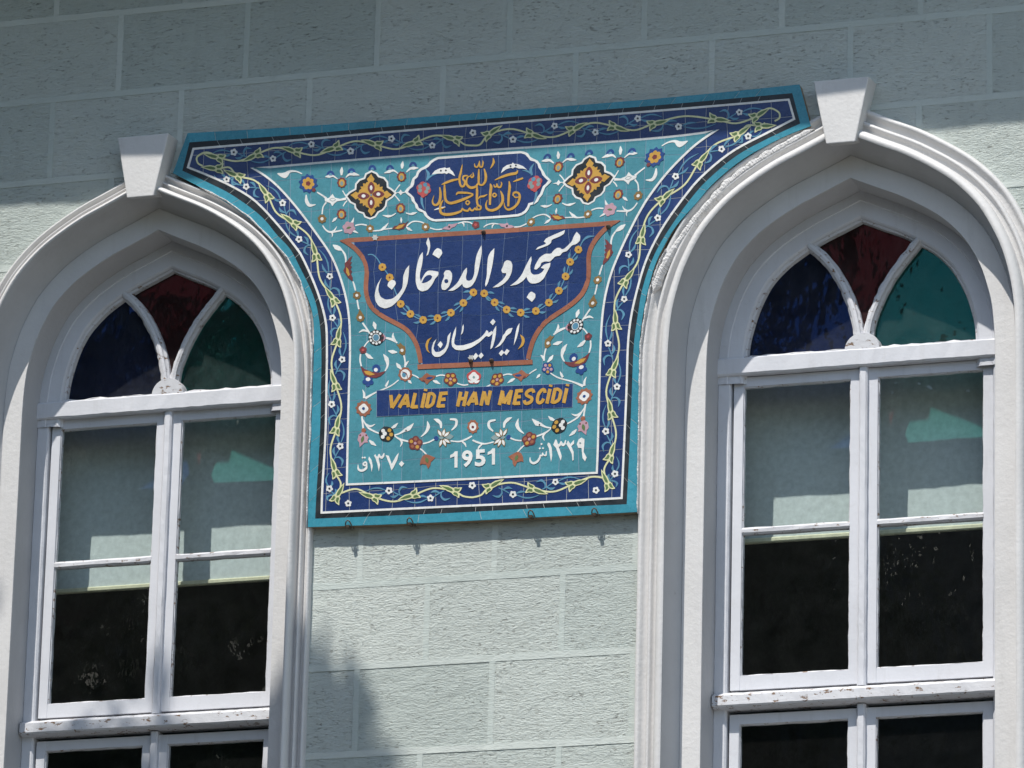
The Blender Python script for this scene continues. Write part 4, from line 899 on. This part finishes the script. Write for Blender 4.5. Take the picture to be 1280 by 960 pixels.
let(A, [(778, 384), (820, 384), (844, 420), (840, 480), (815, 545), (775, 582), (742, 578), (733, 540), (745, 490), (766, 445), (758, 415)], [disc(A([(785, 492)])[0], 2.6, 10)])
let(A, [(1137, 133), (1141, 200), (1125, 290), (1105, 400), (1075, 490), (1035, 545), (990, 564), (955, 550), (944, 520), (900, 560), (855, 588), (803, 590), (860, 545), (900, 505), (940, 430), (962, 385), (990, 357), (992, 400), (980, 450), (985, 482), (1012, 492), (1045, 475), (1065, 420), (1070, 330), (1085, 240), (1110, 180)])
let(A, [(1265, 163), (1262, 220), (1248, 320), (1226, 420), (1202, 510), (1178, 548), (1172, 520), (1190, 440), (1193, 340), (1202, 250), (1228, 200)])
let(Bq, [(270, 362), (310, 372), (326, 410), (320, 480), (290, 548), (240, 600), (190, 630), (128, 637), (180, 600), (230, 560), (264, 512), (262, 492), (225, 492), (214, 462), (235, 420), (242, 385)])
let(Bq, [(968, 80), (1005, 115), (1002, 168), (965, 202), (920, 215), (895, 245), (868, 274), (825, 285), (803, 318), (752, 325), (725, 355), (700, 378), (650, 375), (615, 388), (602, 425), (565, 458), (544, 452), (552, 415), (598, 335), (655, 298), (712, 300), (742, 262), (772, 240), (805, 240), (820, 256), (845, 248), (882, 215), (920, 175), (940, 122)])
let(Bq, [(706, 388), (702, 425), (668, 490), (640, 545), (600, 582), (555, 597), (510, 596), (482, 570), (466, 530), (430, 572), (370, 608), (302, 620), (370, 570), (422, 505), (458, 425), (490, 362), (514, 325), (518, 362), (502, 425), (508, 485), (535, 510), (585, 506), (625, 482), (645, 450), (610, 440), (640, 408)])
let(Bq, [(852, 62), (840, 102), (790, 130), (718, 158), (712, 190), (680, 216), (600, 245), (558, 260), (580, 232), (650, 206), (664, 192), (640, 178), (662, 145), (742, 108)], nm='vowel_mark')
let(Bq, [(515, 675), (556, 700), (555, 738), (520, 780), (468, 736), (490, 695)], nm='letter_dot')
let(C3, [(206, 433), (186, 480), (176, 530), (195, 563), (240, 560), (290, 525), (313, 470), (316, 405), (350, 363), (338, 440), (325, 510), (290, 572), (240, 609), (190, 611), (160, 580), (158, 520), (176, 462)])
let(C3, [(246, 453), (272, 485), (246, 523), (217, 490)], nm='letter_dot')
let(C3, [(403, 308), (400, 380), (386, 430), (382, 478), (405, 497), (470, 495), (560, 470), (640, 425), (685, 380), (706, 344), (722, 350), (726, 372), (762, 350), (772, 372), (732, 412), (704, 398), (640, 462), (560, 516), (470, 546), (400, 541), (362, 508), (356, 450), (375, 370)])
let(C3, [(804, 298), (802, 370), (790, 440), (768, 515), (745, 534), (752, 480), (764, 420), (772, 350)])
for P in ([(772, 230), (797, 258), (770, 294), (742, 265)], [(860, 540), (885, 565), (852, 602), (829, 575)], [(910, 530), (937, 550), (905, 594), (880, 570)], [(600, 570), (625, 600), (590, 640), (568, 610)], [(655, 567), (678, 595), (650, 628), (625, 600)]): let(C3, P, nm='letter_dot')
let(C3, [(476, 284), (480, 320), (470, 370), (450, 390), (462, 340), (463, 310)], nm='vowel_mark')
let(C3, [(967, 320), (950, 370), (905, 402), (878, 455), (840, 500), (788, 524), (830, 480), (862, 430), (868, 398), (893, 372), (900, 352), (925, 328)])
let(C3, [(1037, 272), (1030, 340), (1010, 420), (979, 494), (988, 430), (1000, 360), (1013, 310)])
let(C3, [(160, 414), (132, 450), (120, 495), (122, 540), (143, 574), (108, 548), (94, 495), (112, 440)], nm='bracket', m='gold'); let(C3, [(1042, 384), (1082, 412), (1090, 455), (1072, 500), (1018, 537), (1050, 490), (1062, 445)], nm='bracket', m='gold')
# garland of small gold flowers
GP = A([(145, 352), (218, 455), (328, 720), (425, 820), (553, 880), (697, 862), (830, 808), (955, 710), (1055, 605)])+Bq([(43, 695), (148, 785), (268, 857), (408, 887), (560, 870), (690, 787), (790, 668), (857, 525), (902, 380), (985, 257)])
motif('garland_stem', [(stroke([(460, 318.5), (466, 318.5), (472, 324)]+GP[:9], 1.3, 4), 'sprig', .1)], YC)
motif('garland_stem', [(stroke(GP[9:]+Bq([(1030, 170), (1080, 130), (1145, 122)]), [1.3]*10+[3.2, .6], 4), 'sprig', .15)], YC)
for i, c in enumerate(GP):
    lst = []
    if 0 < i < len(GP)-1:
        d = (Vector(GP[i+1])-Vector(GP[i-1])).normalized(); n = Vector((-d.y, d.x))
        for s in (1, -1):
            if i not in (1, 2): q = lambda u, v: (c[0]+d.x*u+n.x*v, c[1]+d.y*u+n.y*v); sg = 1 if i >= 9 else -1; lst.append((stroke([q(sg*2, s*2), q(sg*7, s*4.6), q(sg*11.5, s*5.2)], [1, 3.0, .4]), 'sprig', .3))
    motif('gold_flower', lst+[(petals(c, 5.0, 7, .16, random.random(), 3), 'gold', 1.2 if i not in (1,) else .9), (disc(c, 1.15, 7), 'maroon', 1.8)], YC)
# --- lettering in the name bar and the dates ----------------------------------------
def glyph(ch, xl, xr, yt, yb, m, base, bold=.02, shear=0., sl=-.054):
    cu_ = bpy.data.curves.new('glyph', 'FONT'); cu_.body = ch; cu_.shear = shear; cu_.offset = bold; cu_.resolution_u = 3
    o = bpy.data.objects.new('glyph', cu_); COL.objects.link(o); bpy.context.view_layer.update()
    me = bpy.data.meshes.new_from_object(o.evaluated_get(bpy.context.evaluated_depsgraph_get())); bpy.data.objects.remove(o); bpy.data.curves.remove(cu_)
    vs_ = [v.co for v in me.vertices]; x0 = min(v.x for v in vs_); x1 = max(v.x for v in vs_); z0 = min(v.y for v in vs_); z1 = max(v.y for v in vs_)
    xc = (xl+xr)/2; V = []; y = base-.0022-uq()
    for v in vs_:
        X_ = xl+(xr-xl)*(v.x-x0)/(x1-x0); Y_ = yb+(yt-yb)*(v.y-z0)/(z1-z0)+(X_-xc)*sl
        x, z = W(X_, Y_, PY); V.append((x, y, z))
    F = [tuple(p.vertices) for p in me.polygons]; n = len(V); V += [(x, base+.0003, z) for x, _, z in V]
    ec = {}
    for f in F:
        for a, b in zip(f, f[1:]+f[:1]): ec[a, b] = 1
    F += [(a, a+n, b+n, b) for (a, b) in list(ec) if (b, a) not in ec]
    bpy.data.meshes.remove(me); return obj('letter', V, F, m, panel)
e1 = lambda x: 465+x/9.846; e2 = lambda x: 590+x/9.846
NB = [('V', e1(222), e1(362)), ('A', e1(325), e1(462)), ('L', e1(476), e1(578)), ('İ', e1(596), e1(680)), ('D', e1(648), e1(795)), ('E', e1(792), e1(945)), ('H', e1(1036), e1(1188)), ('A', e1(1165), e2(72)), ('N', e2(92), e2(248)), ('M', e2(318), e2(508)), ('E', e2(498), e2(640)), ('S', e2(620), e2(788)), ('C', e2(778), e2(925)), ('İ', e2(903), e2(990)), ('D', e2(965), e2(1118)), ('İ', e2(1112), e2(1195))]
GL = {'V': [[(0, 1), (.42, 0)], [(.42, 0), (1, 1)]], 'A': [[(0, 0), (.5, 1)], [(.5, 1), (1, 0)], [(.2, .32), (.84, .32)]], 'L': [[(.1, 1.08), (.1, -.08)], [(0, .02), (1, .02)]], 'İ': [[(.5, .78), (.5, -.06)], [(.5, 1.02), (.5, .90)]],
      'D': [[(.12, 1.06), (.12, -.06)], [(.06, .98), (.5, .99), (.92, .80), (.96, .5), (.92, .2), (.5, .01), (.06, .02)]], 'E': [[(.12, 1.08), (.12, -.08)], [(.05, .98), (1, .98)], [(.05, .52), (.90, .52)], [(.05, .02), (1, .02)]],
      'H': [[(.1, 1.06), (.1, -.06)], [(.9, 1.06), (.9, -.06)], [(.1, .52), (.9, .52)]], 'N': [[(.1, 1.04), (.1, -.06)], [(.1, 1), (.9, 0)], [(.9, 1.06), (.9, -.04)]], 'M': [[(.08, 1.04), (.08, -.06)], [(.08, 1), (.46, .05)], [(.46, .05), (.92, 1)], [(.92, 1.04), (.92, -.06)]],
      'S': [[(.94, .78), (.78, .98), (.45, 1.0), (.14, .86), (.16, .64), (.5, .50), (.84, .38), (.86, .14), (.55, .0), (.22, .02), (.04, .24)]], 'C': [[(.96, .74), (.78, .97), (.46, .98), (.12, .74), (.06, .4), (.2, .08), (.52, 0), (.82, .1), (.94, .3)]]}
for ch, a, b in NB:
    c = (a+b)/2; yb = 512.2-(c-488)*.0345-1.2; h = 19.0 if ch != 'İ' else 24.5; wd = 4.3; sh = .19*(19 if ch != 'İ' else 24.5); a, b = a+1.2-(sh if ch == 'V' else 0), b-1.2-(0 if ch in 'AL' else sh if ch != 'İ' else sh*.9); it = []
    if ch == 'İ': a = b = (a+b)/2
    for k, P in enumerate(GL[ch]):
        Q = [(a+(b-a)*x+sh*y, yb-(h-2.6)*y-1.0+(a+(b-a)*x-c)*-.054) for x, y in P]
        it.append((stroke(Q, wd*.92 if len(P) > 2 else wd), 'gold', .9+.09*k))
    motif('letter', it, YC)
for ch, a, b, t, d in (('9', 577.4, 590.8, 562.8, 583.9), ('5', 593.6, 607.0, 561.8, 582.8)): glyph(ch, a, b, t, d, 'white', YB, .03, 0)
for a, t in ((562.4, 564.2), (609.2, 560.5)): motif('letter', [([(a+6.2, t), (a+9.6, t-.2), (a+9.4, t+20.1), (a+5.6, t+20.3), (a+5.7, t+6.2), (a+.2, t+8.2), (a+.4, t+4.7), (a+4.2, t+2.6)], 'white', 1)], YB)
K2 = Z8(590, 500)
def num(F, P, nm='letter'): motif(nm, [(F(P), 'white', 1.0)], YB)
num(K, [(250, 565), (275, 600), (287, 660), (276, 720), (265, 650), (243, 592)]); num(K, [(300, 558), (312, 540), (322, 562), (334, 566), (346, 540), (356, 540), (366, 562), (380, 560), (396, 530), (406, 534), (402, 566), (382, 588), (366, 586), (354, 572), (346, 590), (360, 650), (348, 714), (334, 640), (314, 582)])
num(K, [(416, 550), (448, 558), (476, 640), (520, 560), (549, 526), (532, 600), (492, 680), (475, 704), (453, 640)]); num(K, [(575, 608), (602, 636), (575, 668), (548, 640)])
motif('letter', [(st(K, [(205, 622), (192, 640), (205, 655), (226, 645), (218, 622), (205, 622)], 15), 'white', 1), (st(K, [(225, 640), (222, 680), (180, 706), (145, 692), (140, 645)], [10, 22, 24, 20, 4]), 'white', 1.1), (disc(K([(186, 576)])[0], 1.4, 4), 'white', 1), (disc(K([(208, 576)])[0], 1.4, 4), 'white', 1)], YB)
num(K2, [(760, 425), (778, 432), (797, 480), (802, 560), (790, 618), (780, 560), (768, 480), (752, 450)]); num(K2, [(812, 448), (834, 394), (846, 398), (858, 438), (872, 440), (886, 412), (896, 412), (908, 436), (922, 428), (932, 400), (942, 404), (938, 440), (918, 462), (900, 460), (890, 448), (880, 464), (866, 468), (897, 560), (888, 607), (868, 560), (840, 480)])
num(K2, [(943, 440), (960, 405), (982, 440), (1020, 398), (1020, 436), (992, 462), (1017, 520), (1016, 600), (1004, 607), (998, 540), (968, 480)])
motif('letter', [(K2([(1095, 375), (1125, 392), (1122, 450), (1116, 520), (1146, 575), (1130, 613), (1105, 580), (1095, 480), (1062, 478), (1047, 442), (1065, 395)]), 'white', 1), (disc(K2([(1082, 430)])[0], 1.3, 8), 'greyteal', 1.8)], YB)
motif('letter', [(st(K2, [(744, 510), (738, 552), (715, 548), (705, 528), (700, 556), (682, 552), (678, 575), (655, 612), (615, 632), (585, 612), (580, 572)], [6, 18, 12, 6, 16, 12, 18, 22, 24, 20, 4]), 'white', 1), (disc(K2([(695, 440)])[0], 1.5, 4), 'white', 1), (disc(K2([(678, 484)])[0], 1.4, 4), 'white', 1), (disc(K2([(710, 482)])[0], 1.4, 4), 'white', 1)], YB)
# --- fixings ---------------------------------------------------------------------------
def fixing(x, y, r=.0075):
    px_, pz = W(x, y, PY); V = []; F = []; n = 10
    for k, (rr, yy) in enumerate(((r*1.2, -.045), (r, -.050), (r*.55, -.058), (0.0012, -.062))):
        V += [(px_+rr*math.cos(2*math.pi*i/n), yy, pz+rr*math.sin(2*math.pi*i/n)) for i in range(n)]
        if k: F += [((k-1)*n+i, (k-1)*n+(i+1) % n, k*n+(i+1) % n, k*n+i) for i in range(n)]
    F.append(tuple(range(3*n, 4*n))); obj('fixing_screw', V, F, 'metal', panel)
for x, y in ((604.5, 290.5), (588.5, 451.5), (614.5, 451), (760.5, 283.5)): fixing(x, y)
for x, y in ((588.0, 449.5), (468, 299)): motif('tile_chip', [(spiky((x+1, y-2), 4.2, 6, .35), 'grout', 1.8)], YC)
def hook(x, z):
    """bent wire clip holding the lower edge of the sign"""
    V = []; F = []; path = [(-.010, -.020, -.006), (-.011, -.044, -.006), (-.010, -.053, .002), (-.006, -.057, .010), (.0, -.058, .013), (.006, -.057, .010), (.010, -.053, .002), (.011, -.044, -.006), (.010, -.020, -.006)]
    for i, p in enumerate(path):
        a = Vector(path[max(i-1, 0)]); b = Vector(path[min(i+1, 8)]); t = (b-a).normalized(); u = t.cross(Vector((.3, .2, 1))).normalized(); v = t.cross(u)
        for k in range(6): q = Vector(p)+(u*math.cos(k*math.pi/3)+v*math.sin(k*math.pi/3))*.0024; V.append((x+q.x, q.y, z+q.z))
    for i in range(8):
        for k in range(6): F.append((i*6+k, i*6+(k+1) % 6, i*6+6+(k+1) % 6, i*6+6+k))
    s = len(V); b = [(-.007, -.060, -.004), (.007, -.060, -.004), (.006, -.030, -.004), (-.006, -.030, -.004), (-.005, -.058, -.012), (.005, -.058, -.012), (.004, -.03, -.012), (-.004, -.03, -.012)]
    V += [(x+p[0], p[1], z+p[2]) for p in b]; F += [tuple(s+i for i in f) for f in ((0, 1, 2, 3), (7, 6, 5, 4), (0, 4, 5, 1), (1, 5, 6, 2), (2, 6, 7, 3), (3, 7, 4, 0))]
    obj('wire_clip', V, F, 'metal', panel)
for x, z in ((-.576, 6.7145), (-.3465, 6.709), (.100, 6.7065), (.332, 6.6985)): hook(x, z)
# mortar between the sign and the surrounds
edge = [W(x, y, -.045) for x, y in [(1018, 161), (1005, 168), (981, 181), (954, 197), (930.5, 212), (907.5, 231), (886.5, 254), (868, 275), (852, 297), (838, 317), (826, 338), (816, 366)]]
smear(edge, 'mortar_smear', SR, .019, .8)
edge = [W(x, y, -.045) for x, y in [(832, 311), (822, 332), (812, 362), (806, 395), (801, 430), (799.5, 486), (798, 560), (797, 642)]]
smear(edge, 'mortar_smear', SR, .004, 1.5)
edge = [W(x, y, -.045) for x, y in [(383, 660), (384, 610), (387, 542), (388.5, 486), (389.5, 431), (385.5, 388), (375.5, 352), (359, 322), (335, 295), (312, 272), (283, 251), (248, 233)]]
smear(edge, 'mortar_smear', SL, .004, 1.5)
# ------------------------------------------------------------------ trees in front of the facade (far left plane tree and low round tree added to darken the left)
def tree(name, label, x, y, h, cr, seed, nl=9000, lean=(0, 0), z0=.45, leaf=.09, droop=.3, extra=(), holes=True, hole=None):
    rnd = random.Random(seed); t = thing(name, label, 'tree', (x, y, 0), 'trees before the facade')
    V = []; F = []
    def limb(a, b, r0, r1, n=6, k=7):
        s = len(V); a, b = Vector(a), Vector(b); ph = rnd.random()*9
        for i in range(n+1):
            u = i/n; c = a.lerp(b, u)+Vector((noise.noise(Vector((u*2, ph, 0))), noise.noise(Vector((u*2, ph, 5))), 0))*(b-a).length*.12*math.sin(u*math.pi)
            r = r0+(r1-r0)*u
            for j in range(k): V.append((c.x+r*math.cos(j*2*math.pi/k), c.y+r*math.sin(j*2*math.pi/k), c.z))
        for i in range(n):
            for j in range(k): F.append((s+i*k+j, s+i*k+(j+1) % k, s+(i+1)*k+(j+1) % k, s+(i+1)*k+j))
    top = (x+lean[0], y+lean[1], h*.9); limb((x, y, 0), top, h*.025, h*.005, 12)
    tips = []
    for i in range(26):
        u = z0+(1-z0)*i/26*.95; a = Vector((x, y, 0)).lerp(Vector(top), u); ang = i*2.4+rnd.random(); L = cr*(1-.65*((u-z0)/(1-z0)))*rnd.uniform(.7, 1.1)
        b = a+Vector((math.cos(ang)*L, math.sin(ang)*L, L*rnd.uniform(-.1, .35)-droop*L*.3)); limb(a, b, h*.008, h*.002, 5, 5); tips.append((a, b, L))
    for e in extra: a = Vector((x, y, 0)).lerp(Vector(top), .72); limb(a, e[:3], h*.008, h*.002, 6, 5); tips += [(Vector(e[:3])-Vector((e[3]*.5, 0, 0)), Vector(e[:3])+Vector((e[3]*.5, 0, 0)), e[3])]*e[4]
    obj('trunk', V, F, 'bark', t, smooth=True)
    LV = []; LF = []
    for i in range(nl):
        a, b, L = rnd.choice(tips); u = rnd.random()**.6; c = a.lerp(b, .25+.8*u); g_ = L*.16
        c = c+Vector((rnd.gauss(0, g_), rnd.gauss(0, g_), rnd.gauss(0, g_*.7)-droop*.2*rnd.random()))
        if holes and noise.noise(c*1.1) < -.12: continue
        if hole and (c.x-.353*c.y > hole[0]+.22*noise.noise(c*4) and c.z+.317*c.y > hole[1]+.16*noise.noise(c*5)) and noise.noise(Vector((c.x*6+c.z*2, 3, c.z*1.6))) < .12: continue
        q = c-CAM; dd = q.dot(FWD)
        if dd > 0 and abs(q.dot(RGT)/dd) < .12 and abs(q.dot(UPV)/dd) < .10: continue          # no leaf hangs in the line of sight
        d1 = Vector((rnd.gauss(0, 1), rnd.gauss(0, 1), rnd.gauss(0, 1)-droop)).normalized(); d2 = d1.cross(Vector((rnd.gauss(0, 1), rnd.gauss(0, 1), rnd.gauss(0, 1)))).normalized()
        s_ = leaf*rnd.uniform(.6, 1.3); n = len(LV)
        LV += [tuple(c-d1*s_), tuple(c+d2*s_*.45), tuple(c+d1*s_), tuple(c-d2*s_*.45)]; LF.append((n, n+1, n+2, n+3))
    obj('crown', LV, LF, 'foliage', t)
    return t
# unseen building, added so the lower panes mirror something plain and dark
ob = thing('added_dark_building', 'unseen plain dark building added across the street to darken the reflections', 'building', (-9, -30, 0))
m_ = MB(); m_.box(-30, 3, -36, -26, 0, 15.2); m_.build('wall', 'room_paint', ob)
m_ = MB(); m_.box(-30.4, 3.4, -36.4, -25.6, 15.2, 15.45); m_.build('roof', 'bark', ob)
for i in range(8):
    for j in range(4): box('window', -28+i*4, -26.6+i*4, -26.02, -25.97, 1.6+j*3.5, 3.6+j*3.5, 'black', ob)
tree('plane_tree', 'leafy tree standing left before the facade, shading its lower left part', -4.9, -3.6, 13.2, 2.4, 3, 15000, (.6, .2), .60, extra=[(-1.74, -3.3, 11.92, .36, 2), (-1.74, -3.3, 11.45, .36, 2), (-2.6, -3.2, 11.5, .9, 3), (-3.5, -3.3, 12.3, 1.0, 3)])
tree('plane_tree', 'unseen broad leafy tree added far left to block sky light', -9.0, -6.0, 13.0, 4.2, 8, 22000, (0, 0), .25, .16)  # out of view, added to hide part of the sky from the left wall
tree('cedar_tree', 'tall dark cedar across the street on the left, mirrored in the left window', -11.5, -21, 19, 5.5, 11, 40000, (0, 0), .15, .26, .8, holes=False, hole=(1.24, 7.32), extra=[(-9.2, -21.3, 14.4, 1.8, 12), (-9.0, -20.8, 13.4, 1.6, 8)])
tree('cedar_tree', 'lower dark cedar across the street, its top mirrored in the right window', -6.6, -22, 16.6, 4.6, 5, 44000, (0, 0), .15, .15, 1.2, holes=False, hole=(1.24, 7.32),
     extra=[(-6.8, -21.6, 14.0, 1.5, 9), (-6.3, -21.8, 12.9, 1.4, 8), (-7.4, -22, 14.9, 1.4, 6), (-6.5, -21.9, 15.0, 1.2, 14), (-5.9, -21.9, 15.2, .9, 14)])
tree('blocker_tree', 'unseen low dark round-crowned tree added to darken the left arch', -4.2, -3.2, 4.7, 2.9, 21, 16000, (0, 0), .2, .13)  # out of view, added to keep ground light off the left arch
